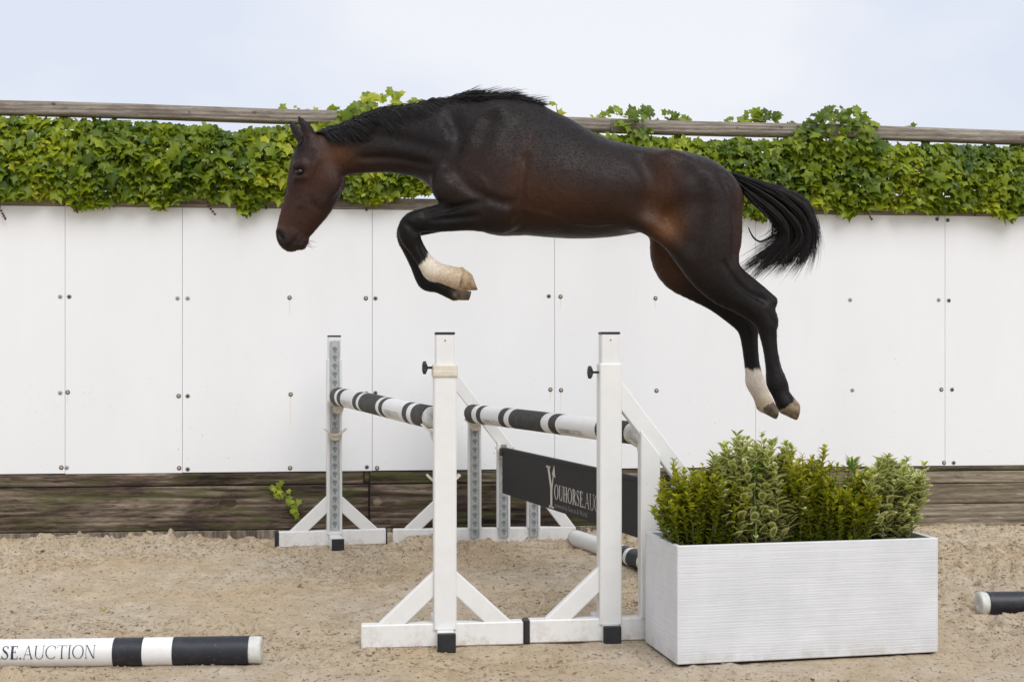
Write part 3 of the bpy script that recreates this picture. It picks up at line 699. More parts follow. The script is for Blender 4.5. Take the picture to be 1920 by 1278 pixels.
# ------------------------------------------------------------------ jump standards
kh = MB()
pts_ = [(0.0165 * math.cos(t), 0.006 + 0.0165 * math.sin(t)) for t in np.linspace(-0.95, math.pi + 0.95, 14)] + [(-0.0075, -0.021), (0.0, -0.025), (0.0075, -0.021)]
ncut = len(pts_)
kh.add([(x_ * 1.25, -0.0012, z_ * 1.18) for x_, z_ in pts_] + [(x_, -0.0005, z_) for x_, z_ in pts_], [[i, (i + 1) % ncut, ncut + (i + 1) % ncut, ncut + i] for i in range(ncut)], 0)
kh.add([(x_, -0.0005, z_) for x_, z_ in pts_], [list(range(ncut))], 1)
KH = kh.mesh('keyhole', [M['galv'], M['hole']])
def track(root, x, z0, z1, side, w=0.036, y=0.05):
    """perforated steel cup track on the front (side -1) or back (+1) of an upright"""
    b = MB(); b.box(x - w, x + w, min(side * y, side * (y + 0.007)), max(side * y, side * (y + 0.007)), z0, z1, 0.002)
    b.box(x - w, x - w + 0.006, min(side * y, side * (y + 0.012)), max(side * y, side * (y + 0.012)), z0, z1, 0.001)
    b.box(x + w - 0.006, x + w, min(side * y, side * (y + 0.012)), max(side * y, side * (y + 0.012)), z0, z1, 0.001)
    o = b.build('track', M['galv'], root)
    z = z0 + 0.045
    while z < z1 - 0.03:
        link('keyhole', KH, o, (x, side * (y + 0.0075), z), (0, 0, 0 if side < 0 else math.pi)); z += 0.062
def knob(root, x, z):
    b = MB(); b.lathe([(0.006, 0), (0.006, -0.028), (0.013, -0.03), (0.026, -0.036), (0.027, -0.05), (0.02, -0.056)], 14, 0, 'x', (x, -0.01, z))
    for k in range(5):
        t = 2 * math.pi * k / 5; b.lathe([(0.009, -0.036), (0.010, -0.046), (0.007, -0.053)], 8, 0, 'x', (x, -0.01 + 0.024 * math.cos(t), z + 0.024 * math.sin(t)))
    b.build('knob', M['black'], root, True)
def stand(name, label, loc, rot, wing=False, front=False, sleeve=1.36, top=1.55, collar=False, foot=(-0.17, 0.42), capl=False, capr=False, hasknob=True, group=None):
    r = empty(name, loc, rot); tag(r, label, 'jump stand', group); Wm = M['white']
    side = -1 if front else 1
    b = MB(); b.box(-0.056, 0.056, -0.05, 0.05, 0.085, sleeve, 0.006); b.build('post', Wm, r)
    b = MB(); b.box(-0.047, 0.047, -0.042, 0.042, sleeve - 0.01, top, 0.005); p = b.build('inner_post', Wm, r)
    b = MB(); b.box(-0.049, 0.049, -0.044, 0.044, top - 0.001, top + 0.011, 0.003); b.build('cap', M['black'], r)
    bx = MB(); bx.lathe([(0.005, 0), (0.004, -0.003)], 8, 0, 'y', (0.0, -0.042, top - 0.03)); bx.build('rivet', M['zinc'], p)
    if collar:
        b = MB(); b.box(-0.062, 0.062, -0.056, 0.056, sleeve - 0.03, sleeve + 0.035, 0.006); b.build('collar', M['cream'], r)
        b = MB(); b.box(-0.059, 0.059, -0.058, -0.05, sleeve - 0.022, sleeve + 0.005, 0.003); b.build('collar_lip', M['cream'], r)
    if hasknob: knob(r, -0.056, sleeve + (0.02 if collar else -0.045))
    x1 = 0.98 if wing else 0.39
    b = MB(); b.box(-0.413, x1, -0.035, 0.035, 0.002, 0.117, 0.006); b.build('base_bar', Wm, r)
    if capl:
        b = MB(); b.box(-0.44, -0.410, -0.037, 0.037, 0.0, 0.119, 0.005); b.build('end_cap', M['black'], r)
    if capr:
        b = MB(); b.box(x1 - 0.003, x1 + 0.008, -0.037, 0.037, 0.0, 0.119, 0.003); b.build('end_cap', M['black'], r)
    b = MB(); b.box(-0.043, 0.043, foot[0], foot[1], -0.005, 0.086, 0.005); b.build('foot', Wm, r)
    for yy in (foot[0],):
        b = MB(); b.box(-0.045, 0.045, yy - (0.018 if yy < 0 else 0.01), yy + (0.01 if yy < 0 else 0.018), -0.007, 0.088, 0.004); b.build('foot_cap', M['black'], r)
    b = MB(); b.prism([(-0.335, 0.112), (-0.2, 0.112), (-0.052, 0.25), (-0.052, 0.375)], -0.028, 0.028, 0.005); b.build('brace', Wm, r)
    if not wing:
        b = MB(); b.prism([(0.335, 0.112), (0.052, 0.375), (0.052, 0.25), (0.2, 0.112)], -0.028, 0.028, 0.005); b.build('brace', Wm, r)
        track(r, 0.0, 0.12 if front else 0.3, top - 0.03, side)
    else:
        b = MB(); b.prism([(0.054, 1.316), (0.054, 1.166), (0.87, 0.112), (0.978, 0.112)], -0.032, 0.032, 0.005); b.build('diagonal_brace', Wm, r)
        for x in (0.205, 0.425, 0.655):
            zt = 1.166 - 1.29 * (x - 0.05 - 0.054)
            b = MB(); b.prism([(x - 0.05, 0.112), (x + 0.05, 0.112), (x + 0.05, zt - 0.10), (x - 0.05, zt + 0.03)], -0.045, 0.038, 0.005); b.build('strut', Wm, r)
            track(r, x, 0.045 if front else 0.13, zt - 0.04, side, 0.034, 0.0455)
        if not front: track(r, 0.0, 0.3, sleeve - 0.05, side)
    return r
RS = R(7)
nl_ = stand('jump_standard', 'white standard with cream collar, dirty base, beside the white knobbed wing stand', (-0.335, 6.63, 0), RS, False, False, 1.36, 1.545, True, foot=(-0.125, 0.42))
nw_ = stand('jump_wing', 'white winged stand with black knob directly behind the planter', (0.492, 6.755, 0), RS, True, False, 1.40, 1.548, False, foot=(-0.075, 0.3), capl=True)
fl_ = stand('jump_standard', 'white standard with grey perforated steel track in front of dark timber', (-1.337, 10.02, 0), R(13), False, True, 1.40, 1.565, False, foot=(-0.29, 0.3), capl=True, capr=True, hasknob=False)
fw_ = stand('jump_wing', 'white winged stand with perforated tracks in front of dark timber planks', (-0.49, 10.12, 0), R(6), True, True, 1.38, 1.54, False, foot=(-0.22, 0.3), capl=False, hasknob=False)

def cup(label, stand_o, x, z, side, rad=0.072, y=0.058, flip=False):
    """jump cup: shallow curved dish on a stub that hooks into the track"""
    mt = Matrix.Translation(stand_o.location) @ Matrix.Rotation(stand_o.rotation_euler.z, 4, 'Z') @ Matrix.Translation((x, side * y, z)) @ (Matrix.Rotation(math.pi, 4, 'Z') if side > 0 else Matrix.Identity(4))
    r = bpy.data.objects.new('jump_cup', None); C.objects.link(r); r.matrix_world = mt; r.empty_display_size = 0.05
    tag(r, label, 'jump cup', 'cream plastic jump cups')
    b = MB(); vs = []; fs = []; k = 13; th = 0.011
    for i in range(k):
        t = R(-90 - 66 + 132 * i / (k - 1)); lip = 0.012 * max(0, abs(i - 6) - 3) / 3
        for (rr_, yy) in ((rad, 0.0), (rad, -0.07), (rad + th, -0.07), (rad + th, 0.0)):
            vs.append(((rr_ + lip) * math.cos(t), yy, rad + (rr_) * math.sin(t)))
    for i in range(k - 1):
        for j in range(4): fs.append([i * 4 + j, (i + 1) * 4 + j, (i + 1) * 4 + (j + 1) % 4, i * 4 + (j + 1) % 4])
    fs += [[3, 2, 1, 0], [(k - 1) * 4 + j for j in range(4)]]
    b.add(vs, fs); b.build('dish', M['cream'], r)
    b = MB(); b.prism([(-0.042, -0.004), (-0.03, -0.042), (-0.018, -0.05), (0.018, -0.05), (0.03, -0.042), (0.042, -0.004)], -0.045, 0.0, 0.004); b.build('bracket', M['cream'], r)
    b = MB(); b.box(-0.022, 0.022, -0.003, 0.012, -0.045, 0.05, 0.002); b.build('hook', M['zinc'], r)
    return r
def local_xz(stand_o, p):
    q = Matrix.Rotation(-stand_o.rotation_euler.z, 4, 'Z') @ (Vector(p) - stand_o.location); return q
def on_pole(a, b_, y): t = (y - a.y) / (b_.y - a.y); return a.lerp(b_, t)
cup('cream cup under the far end of the banded pole at the steel track', fl_, local_xz(fl_, on_pole(p1a, p1b, 9.93)).x + 0.004, 1.122 - 0.066 - 0.012, -1)
cup('empty cream cup below the pole on the steel tracked standard', fl_, 0.0, 0.842, -1)
cup('cream cup holding the pole behind the cream collared standard', nl_, local_xz(nl_, p1b).x + 0.012, 1.124 - 0.059 - 0.010, 1)
cup('empty cream cup low on the back of the cream collared standard', nl_, 0.0, 0.80, 1)
cup('cream cup under the banded pole on the first strut before dark timber', fw_, 0.205, 0.990 - 0.069 - 0.012, -1, y=0.054)
cup('cream cup carrying the black board on the tracked wing stand', fw_, 0.425, 0.70, -1, 0.06, y=0.054)
cup('cream cup holding the pole on the strut behind the planter', nw_, 0.205, 1.036 - 0.060 - 0.010, 1, y=0.054)
cup('cream cup carrying the black board behind the planter', nw_, 0.425, 0.73, 1, 0.06, y=0.054)

# ------------------------------------------------------------------ hanging sign board
q0, q1 = Vector((-0.062, 9.95, 0.735)), Vector((0.905, 6.86, 0.755))
dv = q1 - q0; BL = dv.length; X = dv.normalized(); Yv = Vector((0, 0, 1)).cross(X).normalized(); Zv = X.cross(Yv)
mt = Matrix((X, Yv, Zv)).transposed().to_4x4(); mt.translation = q0
bo = bpy.data.objects.new('sign_board', None); C.objects.link(bo); bo.matrix_world = mt; bo.empty_display_size = 0.1
tag(bo, 'long charcoal hanging board with pale YOUHORSE.AUCTION lettering', 'board')
BH = 0.335
b = MB(); b.box(0.0, BL, -0.012, 0.012, -BH, 0.0, 0.003); b.build('panel', M['board'], bo)
b = MB(); b.box(-0.0, BL, -0.016, 0.016, -0.022, 0.006, 0.003); b.build('top_edge', M['board'], bo)
for (a, c) in ((-0.055, 0.02), (BL - 0.02, BL + 0.055)):
    b = MB(); b.box(a, c, -0.018, 0.018, -0.06, -0.002, 0.003); b.build('hanger', M['p_worn'], bo)
def flat(T, x0, z0, name, mat):
    b = MB()
    for t3 in T: b.add([(x0 + x, -0.0135, z0 + y) for x, y in ccw(t3)], [[0, 1, 2]])
    return b.build(name, mat, bo)
T, w = lettering([('OUHORSE', 0.15, 0.05), ('.', *LIGHT), ('AUCTION', 0.085, 0.035)], 0.098)
k = 1.11 / w; T = [[(x * k, y) for x, y in t] for t in T]
flat(T, 1.185, -0.258, 'lettering', M['print'])
Yl = rect(0.085, 0.0, 0.125, 0.13) + rect(0.055, 0.0, 0.155, 0.014) + quad((0.085, 0.13), (0.125, 0.13), (0.062, 0.275), (0.02, 0.275)) + rect(0.0, 0.262, 0.085, 0.276) + \
     quad((0.108, 0.125), (0.128, 0.125), (0.158, 0.235), (0.142, 0.24)) + [((0.118, 0.225), (0.188, 0.205), (0.163, 0.29))]
flat(Yl, 1.02, -0.325, 'emblem', M['print'])
fc = bpy.data.curves.new('small_print', 'FONT'); fc.body = 'powered by Everse & World'; fc.size = 0.046; fc.space_character = 1.12
fo = bpy.data.objects.new('small_print', fc); C.objects.link(fo); dg = bpy.context.evaluated_depsgraph_get()
sm = bpy.data.meshes.new_from_object(fo.evaluated_get(dg)); bpy.data.objects.remove(fo); sm.materials.clear(); sm.materials.append(M['print_dim'])
link('small_print', sm, bo, (1.195, -0.0135, -0.311), (R(90), 0, 0))

# ------------------------------------------------------------------ planter and shrubs
PA = R(11.5); pc = Vector((0.765, 6.17, 0)); PLN, PW, PH = 1.318, 0.50, 0.562
pt = empty('planter', pc, PA); tag(pt, 'rectangular white ribbed planter box full of shrubs', 'planter')
t_ = 0.022
b = MB(); b.box(0, PLN, 0, t_, 0.012, PH, 0.004); b.build('front_wall', M['planter'], pt)
b = MB(); b.box(0, PLN, PW - t_, PW, 0.012, PH, 0.004); b.build('back_wall', M['planter'], pt)
b = MB(); b.box(0.0005, t_, t_ - 0.001, PW - t_ + 0.001, 0.012, PH - 0.0008, 0.002); b.build('side_wall', M['planter'], pt)
b = MB(); b.box(PLN - t_, PLN - 0.0005, t_ - 0.001, PW - t_ + 0.001, 0.012, PH - 0.0008, 0.002); b.build('side_wall', M['planter'], pt)
b = MB(); b.box(t_ - 0.002, PLN - t_ + 0.002, t_ - 0.002, PW - t_ + 0.002, 0.0, PH - 0.035); b.build('soil', M['soil'], pt)
b = MB(); b.box(0.03, PLN - 0.03, 0.03, PW - 0.03, -0.02, 0.02); b.build('base', M['black'], pt)
PM = Matrix.Translation(pc) @ Matrix.Rotation(PA, 4, 'Z')

def leaf_simple(L, w, fold=0.15):
    v = [(0, 0, 0), (w, -0.35 * L, fold * w), (0, -0.5 * L, 0), (-w, -0.35 * L, fold * w), (w * 0.72, -0.72 * L, fold * w * 0.6), (0, -L, -0.08 * L), (-w * 0.72, -0.72 * L, fold * w * 0.6)]
    f = [[0, 2, 1], [0, 3, 2], [1, 2, 4], [3, 6, 2], [2, 5, 4], [2, 6, 5]]
    return np.array(v), np.array(f)
SMALL = [leaf_simple(1, 0.24), leaf_simple(1, 0.29), leaf_simple(1, 0.20, 0.4)]
def leaf_var(w=0.27):
    n = 9; ts = np.linspace(0, 2 * math.pi, n, endpoint=False)
    o = np.array([(w * math.sin(t) * (1 - 0.15 * math.cos(t)), -0.5 + 0.5 * math.cos(t), 0.10 * abs(math.sin(t)) - 0.10 * (0.5 - 0.5 * math.cos(t)) ** 2) for t in ts])
    c = o * np.array([0.56, 0.68, 0.6]) + np.array([0, -0.13, 0.005])
    v = np.concatenate([o, c, [[0, -0.48, -0.02]]]); f = []; m = []
    for i in range(n):
        j = (i + 1) % n; f += [[i, j, n + j], [i, n + j, n + i], [n + i, n + j, 2 * n]]; m += [1, 1, 0]
    return v, np.array(f)[:, ::-1], m
VAR = leaf_var()
def shoot(p, top, lean, h, nseg=7):
    q = [np.array(p)]
    d = np.array([lean[0], lean[1], 1.0]); d /= np.linalg.norm(d)
    for i in range(nseg):
        d = d + np.array([rng.normal(0, 0.05), rng.normal(0, 0.05), 0.03]); d /= np.linalg.norm(d); q.append(q[-1] + d * h / nseg)
    return np.array(q)
def shrub(label, x, y, w, dpt, h, nsh, kind, outline, group=None, lean=0.0):
    """outline(fx) gives the shrub's relative height across its width"""
    base = PM @ Vector((x, y, PH - 0.036)); r = empty('shrub', base, PA); tag(r, label, 'shrub', group)
    LP, LB, LS, LT = [], [], [], []; st = MB()
    for k in range(nsh):
        fx = rng.uniform(-1, 1); fy = rng.uniform(-1, 1)
        hh = h * outline(fx) * rng.uniform(0.66, 1.0) * (1 - 0.10 * abs(fy)) * (1.18 if k % 8 == 0 else 1.0)
        p0 = np.array([fx * w * 0.62, fy * dpt * 0.7, -0.005]); ln = (fx * w * 0.38 / max(hh, 0.15) + lean + rng.normal(0, 0.16), fy * dpt * 0.25 / max(hh, 0.15))
        q = shoot(p0, None, ln, hh * math.sqrt(1 + ln[0] ** 2 * 0.6)); 
        st.tube(q, np.linspace(0.0042, 0.0015, len(q)), 4, False)
        nlf = int(hh / (0.0115 if kind == 'small' else 0.021))
        for i in range(nlf):
            t = (i + rng.random()) / nlf; t = 0.02 + 0.98 * t if kind == 'small' else 0.05 + 0.95 * t ** 0.8
            s_ = t * (len(q) - 1); a = min(int(s_), len(q) - 2); pos = q[a] + (q[a + 1] - q[a]) * (s_ - a)
            for sgn in (0, math.pi):
                ang = i * math.pi / 2 + sgn + rng.normal(0, 0.4)
                outd = np.array([math.cos(ang), math.sin(ang), 0]); upf = rng.uniform(0.35, 1.1) if kind == 'small' else rng.uniform(0.3, 1.2)
                tipd = outd + np.array([0, 0, upf]); nr = np.array([-outd[0] * upf, -outd[1] * upf, 1.0]) + rng.normal(0, 0.25, 3)
                LP.append(pos); LB.append(leafbasis(nr[None], tipd[None])[0])
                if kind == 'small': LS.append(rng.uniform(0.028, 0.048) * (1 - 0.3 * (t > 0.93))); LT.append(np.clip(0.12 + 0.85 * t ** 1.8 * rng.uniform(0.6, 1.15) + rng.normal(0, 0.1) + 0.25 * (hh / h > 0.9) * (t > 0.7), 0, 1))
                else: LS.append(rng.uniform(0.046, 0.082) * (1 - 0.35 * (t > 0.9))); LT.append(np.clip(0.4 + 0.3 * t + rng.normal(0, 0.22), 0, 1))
    st.build('stems', M['stem'], r)['kind'] = 'stuff'
    LP, LB, LS, LT = np.array(LP), np.array(LB), np.array(LS), np.array(LT)
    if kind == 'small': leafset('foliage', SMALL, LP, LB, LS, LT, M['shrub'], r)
    else:
        order = np.argsort(LP[:, 1] - 1.2 * LS + rng.uniform(0, 0.05, len(LP))); fr = order[:220]; rs = order[220:]
        leafset('foliage', [(VAR[0], VAR[1])], LP[rs], LB[rs], LS[rs], LT[rs], [M['var_in'], M['var_out']], r, np.array(VAR[2]))
        for i in fr:
            o = link('leaf', VL[min(4, int(LT[i] * 5))], r); o.matrix_local = matrix(LP[i], LB[i], LS[i])
    return r
VL = [tonemesh('variegated_leaf', VAR[0], VAR[1], (t + 0.5) / 5, [M['var_in'], M['var_out']], VAR[2]) for t in range(5)]
ol1 = lambda f: 0.82 + 0.18 * math.cos(2.6 * f)
ol2 = lambda f: 0.62 + 0.38 * max(0, math.cos(2.2 * (f + 0.1))) ** 0.8
ol3 = lambda f: 0.80 + 0.20 * math.cos(3.0 * (f + 0.6))
ol4 = lambda f: 0.72 + 0.28 * math.cos(2.0 * (f - 0.15))
shrub('yellow green small-leaved shrub next to the white wing stand', 0.17, 0.17, 0.21, 0.15, 0.42, 125, 'small', ol1, lean=-0.04)
shrub('tallest cream and green variegated shrub in the middle of planter', 0.43, 0.17, 0.23, 0.15, 0.58, 84, 'var', ol2)
shrub('dense olive green small-leaved shrub between the two variegated shrubs', 0.79, 0.17, 0.28, 0.17, 0.47, 230, 'small', ol3)
shrub('pale variegated bushy shrub at the planter end towards the grey planks', 1.11, 0.18, 0.20, 0.15, 0.45, 66, 'var', ol4, lean=0.04)
# weeds
def weed(label, x, y, q, leaves, L, name='weed', tone=(0, 1)):
    base = PM @ Vector((x, y, PH - 0.036)); r = empty(name, base, PA); tag(r, label, 'weed')
    b = MB(); b.tube(q, np.linspace(0.005, 0.0025, len(q)), 6); b.build('stem', M['gstem'], r)
    for i, (t, ang, upf, s_) in enumerate(leaves):
        k = t * (len(q) - 1); a = min(int(k), len(q) - 2); pos = np.array(q[a]) + (np.array(q[a + 1]) - np.array(q[a])) * (k - a)
        od = np.array([math.cos(ang), math.sin(ang), 0]); tp_ = od + np.array([0, 0, upf]); nr = np.array([-od[0] * upf, -od[1] * upf, 1.0])
        o = link('leaf', WL[3] if tone == 'thin' else WL[i % 3], r); o.matrix_local = matrix(pos, leafbasis(nr[None], tp_[None])[0], s_ * L)
WL = [tonemesh('weed_leaf', *leaf_simple(1, wd, 0.25), tn, M['weed']) for wd, tn in ((0.22, 0.3), (0.26, 0.6), (0.20, 0.9), (0.09, 0.8))]
lv = []
for i in range(5):
    for s_ in (0, math.pi): lv.append((0.2 + 0.16 * i, 0.3 + i * 1.4 + s_, 0.25, 0.75))
lv += [(1.0, a, 1.1, 0.9) for a in (0.2, 1.4, 2.7, 3.6, 4.8)] + [(0.93, a, 0.3, 1.0) for a in (-0.2, 3.3, 4.4)]
weed('bright green single-stemmed weed rising in front of the tall variegated shrub', 0.40, 0.045, [(0, 0, 0), (0.004, 0, 0.13), (-0.004, 0, 0.26), (0.0, 0, 0.37)], lv, 0.062)
weed('low leafy green weed at the planter corner nearest the wing stand', 0.055, 0.16, [(0, 0, 0), (0, 0, 0.03), (-0.005, 0, 0.055)], [(0.5 + 0.06 * i, a, rng.uniform(0.2, 1.4), rng.uniform(0.8, 1.3)) for i, a in enumerate((3.4, 3.0, 2.6, 0.1, 0.6, 4.2, 5.2, 1.5))], 0.09)
# spiky weed shoots
weed('narrow-leaved weed tip sticking up from the olive shrub', 0.98, 0.22, [(0, 0, 0), (0.005, 0, 0.2), (-0.004, 0, 0.33), (0.0, 0, 0.37)], [(0.72 + 0.035 * i, i * 2.1, 1.5 + 0.2 * (i % 3), 1.0) for i in range(8)], 0.075, tone='thin')

# fallen leaves on the sand
for (px, py, m, nm) in ((562, 1101, 'weed', 'green'), (80, 1034, 'dry', 'brown'), (193, 1146, 'ivy', 'yellowish')):
    Y = CAMH * F / (py - HZ); p = at(px, py, Y); h = float(ground_h(np.array([p.x]), np.array([p.y]))[0])
    v, f = IVY[1]; me = tonemesh('fallen_leaf', v, f, 0.95, M[m]); o = link('fallen_leaf', me, None, (p.x, p.y, h + 0.008), (rng.uniform(-0.3, 0.3), 0.2, rng.uniform(0, 6))); o.scale = (0.04,) * 3
    tag(o, 'small %s fallen leaf lying flat on the open sand' % nm, 'leaf')

# ------------------------------------------------------------------ horse (implicit surface, built in units of 1/325 m)
HS = 325.0; HY = F / HS
U0, V0, W0 = 490.0, 165.0, -124.0; VX = 2.9
GU, GV, GW = int(1025 / VX), int(640 / VX), int(248 / VX)
D = np.full((GU, GV, GW), 60.0, dtype=np.float32)
au = (U0 + np.arange(GU) * VX).astype(np.float32); av = (V0 + np.arange(GV) * VX).astype(np.float32); aw = (W0 + np.arange(GW) * VX).astype(np.float32)
def true_uv(u, v, w): s_ = (2500 + w) / 2500; return 960 + (u - 960) * s_, 655 + (v - 655) * s_
def sub(lo, hi):
    i = [max(0, int((l - o) / VX)) for l, o in zip(lo, (U0, V0, W0))]; j = [min(g_, int((h_ - o) / VX) + 2) for h_, o, g_ in zip(hi, (U0, V0, W0), (GU, GV, GW))]
    return tuple(slice(a, c) for a, c in zip(i, j))
def smin(a, c, k): h_ = np.maximum(k - np.abs(a - c), 0) / k; return np.minimum(a, c) - h_ * h_ * k * 0.25
def smax(a, c, k): return -smin(-a, -c, k)
def catmull(K, n):
    K = np.array(K, dtype=float); o = []
    for i in range(len(K) - 1):
        p0, p1, p2, p3 = K[max(i - 1, 0)], K[i], K[i + 1], K[min(i + 2, len(K) - 1)]
        for t in np.linspace(0, 1, n, endpoint=False):
            o.append(0.5 * (2 * p1 + (p2 - p0) * t + (2 * p0 - 5 * p1 + 4 * p2 - p3) * t * t + (3 * p1 - p0 - 3 * p2 + p3) * t ** 3))
    o.append(K[-1]); return np.array(o)
def chain(K, k=8.0, n=3, mode='add', adj=True):
    """K rows: u, v, half height in the side plane, lateral position, half width, egg factor"""
    K = [tuple(r) + (0.0,) * (6 - len(r)) for r in K]
    P_ = catmull(K, n) if len(K) > 2 else np.array(K, dtype=float)
    if adj: P_[:, 0], P_[:, 1] = true_uv(P_[:, 0], P_[:, 1], P_[:, 3])
    lo = np.array([(P_[:, 0] - P_[:, 2]).min(), (P_[:, 1] - P_[:, 2]).min(), (P_[:, 3] - P_[:, 4] * 1.3).min()]) - 2.2 * k - 8
    hi = np.array([(P_[:, 0] + P_[:, 2]).max(), (P_[:, 1] + P_[:, 2]).max(), (P_[:, 3] + P_[:, 4] * 1.3).max()]) + 2.2 * k + 8
    sl_ = sub(lo, hi); base = [s.start for s in sl_]
    loc = np.full([s.stop - s.start for s in sl_], 60.0, dtype=np.float32)
    for i in range(len(P_) - 1):
        A, E = P_[i], P_[i + 1]; m = 2.2 * k + 8
        l2 = [min(A[0] - A[2], E[0] - E[2]) - m, min(A[1] - A[2], E[1] - E[2]) - m, min(A[3] - 1.3 * A[4], E[3] - 1.3 * E[4]) - m]
        h2 = [max(A[0] + A[2], E[0] + E[2]) + m, max(A[1] + A[2], E[1] + E[2]) + m, max(A[3] + 1.3 * A[4], E[3] + 1.3 * E[4]) + m]
        s2 = sub(l2, h2); s3 = tuple(slice(a.start - c, a.stop - c) for a, c in zip(s2, base))
        u = au[s2[0]][:, None]; v = av[s2[1]][None, :]; w = aw[s2[2]][None, None, :]
        dx, dy = E[0] - A[0], E[1] - A[1]; L2 = dx * dx + dy * dy + 1e-6
        t = np.clip(((u - A[0]) * dx + (v - A[1]) * dy) / L2, 0, 1)
        I = lambda q: (A[q] + (E[q] - A[q]) * t)
        a_ = I(2); pu = u - I(0); pv = v - I(1); p2 = pu * pu + pv * pv
        wd = I(4); eg = I(5)
        wd = wd * (1 + eg * np.clip(pv / a_, -1, 1))
        ww = w - I(3)[:, :, None]; a3 = a_[:, :, None]; w3 = wd[:, :, None]
        k0 = np.sqrt((p2 / a_ ** 2)[:, :, None] + (ww / w3) ** 2); k1 = np.sqrt((p2 / a_ ** 4)[:, :, None] + (ww / w3 ** 2) ** 2) + 1e-6
        d_ = (k0 * (k0 - 1) / k1).astype(np.float32)
        d_ = np.maximum(d_, -np.minimum(a3, w3)).astype(np.float32)
        loc[s3] = np.minimum(loc[s3], d_)
    if mode == 'add': D[sl_] = smin(D[sl_], loc, k)
    else: D[sl_] = smax(D[sl_], -loc, k)
# trunk, neck, head
chain([(880, 318, 62, 0, 56, .05), (930, 316, 121, 0, 80, .28), (990, 320, 121, 0, 92, .24), (1050, 338, 108, 0, 99, .16), (1100, 350, 97, 0, 101, .12), (1150, 355, 88, 0, 97, .08),
       (1200, 355, 79, 0, 91, .0), (1250, 354, 73, 0, 89, -.05), (1300, 363, 71, 0, 86, .0), (1334, 378, 60, 0, 72, .1)], 10, 3)
chain([(628, 288, 44, 0, 27, .0), (680, 274, 50, 0, 30, .15), (740, 266, 58, 0, 37, .2), (790, 264, 67, 0, 45, .25), (832, 270, 80, 0, 55, .3), (885, 285, 95, 0, 66, .3)], 20, 3)
chain([(925, 203, 14, 0, 16), (965, 202, 12, 0, 16), (1010, 216, 13, 0, 18)], 20, 2)
chain([(590, 277, 28, 0, 29), (588, 304, 41, 0, 37), (592, 334, 52, 0, 35, -.1), (582, 370, 47, 0, 30, -.1), (565, 403, 39, 0, 24), (553, 426, 33, 0, 20), (547, 441, 29, 0, 22), (546, 449, 23, 0, 21)], 10, 3)
chain([(668, 312, 13, 0, 14), (735, 311, 12, 0, 15), (800, 322, 15, 0, 18)], 6, 2)
chain([(566, 458, 10, 0, 14), (572, 452, 7, 0, 12)], 6)                 # lower lip
for s_ in (-1, 1):
    chain([(614, 342, 30, 21 * s_, 14), (600, 362, 26, 20 * s_, 11)], 8, adj=False)         # cheek
    chain([(586, 348, 4.5, 34 * s_, 5), (566, 386, 3.5, 27 * s_, 4)], 8, adj=False)             # facial crest
    chain([(558, 315, 5, 31 * s_, 6), (573, 313, 6, 33 * s_, 6)], 10, adj=False)             # brow
    chain([(560, 338, 3, 31 * s_, 4), (576, 337, 3, 33 * s_, 4)], 10, adj=False)             # lower lid
    chain([(529, 436, 9, 14 * s_, 8), (533, 449, 9, 15 * s_, 8)], 8, adj=False)             # nostril wing
    chain([(575, 353, 8, 38 * s_, 5), (563, 375, 6, 33 * s_, 4)], 14, mode='cut', adj=False)
    chain([(526, 439, 6.5, 23 * s_, 9), (532, 449, 6, 25 * s_, 9)], 4, mode='cut', adj=False)
    chain([(567, 325, 8, 41 * s_, 8), (568, 326, 8, 41 * s_, 8)], 5, mode='cut', adj=False)
    chain([(543, 465, 2.0, 19 * s_, 8), (556, 450, 2.2, 24 * s_, 8), (566, 436, 2.0, 26 * s_, 7)], 4, 2, mode='cut', adj=False)
    chain([(606, 312, 3.0, 41 * s_, 7), (584, 372, 3.0, 37 * s_, 7), (604, 398, 3.0, 33 * s_, 7)], 9, 4, mode='cut', adj=False)
    chain([(560, 352, 5, 38 * s_, 7), (542, 398, 5, 29 * s_, 7), (536, 424, 4, 27 * s_, 6)], 14, 4, mode='cut', adj=False)
    chain([(590, 292, 7, 43 * s_, 8), (586, 300, 7, 43 * s_, 8)], 12, mode='cut', adj=False)
    # shoulder blade, upper arm, triceps
    chain([(938, 222, 26, 42 * s_, 18), (895, 285, 42, 54 * s_, 22), (845, 345, 34, 56 * s_, 22)], 18, 3)
    chain([(850, 350, 36, 54 * s_, 24), (900, 375, 46, 60 * s_, 26), (940, 395, 34, 60 * s_, 26)], 14, 3)
    chain([(925, 300, 34, 64 * s_, 16), (945, 372, 32, 68 * s_, 18)], 16)
    pass   # line behind the elbow
    chain([(690, 297, 2.5, 37 * s_, 7), (750, 300, 3, 44 * s_, 8), (815, 312, 3, 58 * s_, 9)], 9, 3, mode='cut', adj=False)      # jugular groove
    chain([(850, 215, 3, 56 * s_, 8), (868, 262, 4, 75 * s_, 10), (842, 312, 3, 77 * s_, 8)], 26, 4, mode='cut', adj=False)
    # flank hollow and point of hip
    chain([(1226, 328, 18, 104 * s_, 12), (1234, 352, 16, 106 * s_, 12)], 28, mode='cut', adj=False)
    chain([(1250, 306, 12, 62 * s_, 10), (1270, 322, 14, 66 * s_, 10)], 30, adj=False)
    chain([(1165, 392, 26, 52 * s_, 26), (1205, 414, 21, 58 * s_, 22), (1240, 436, 19, 60 * s_, 18), (1272, 462, 18, 58 * s_, 20)], 22, 4)
# ears
def ear(base, mid, tip, w0, w1):
    chain([(base[0], base[1], 11, w0, 9), (mid[0], mid[1], 11, (w0 + w1) / 2, 8), ((mid[0] + tip[0]) / 2, (mid[1] + tip[1]) / 2, 7.5, w1, 6), (tip[0], tip[1], 2.4, w1, 2.5)], 5, 3)
ear((583, 262), (577, 245), (560, 219), -16, -20); ear((570, 264), (560, 250), (544, 229), 14, 18)
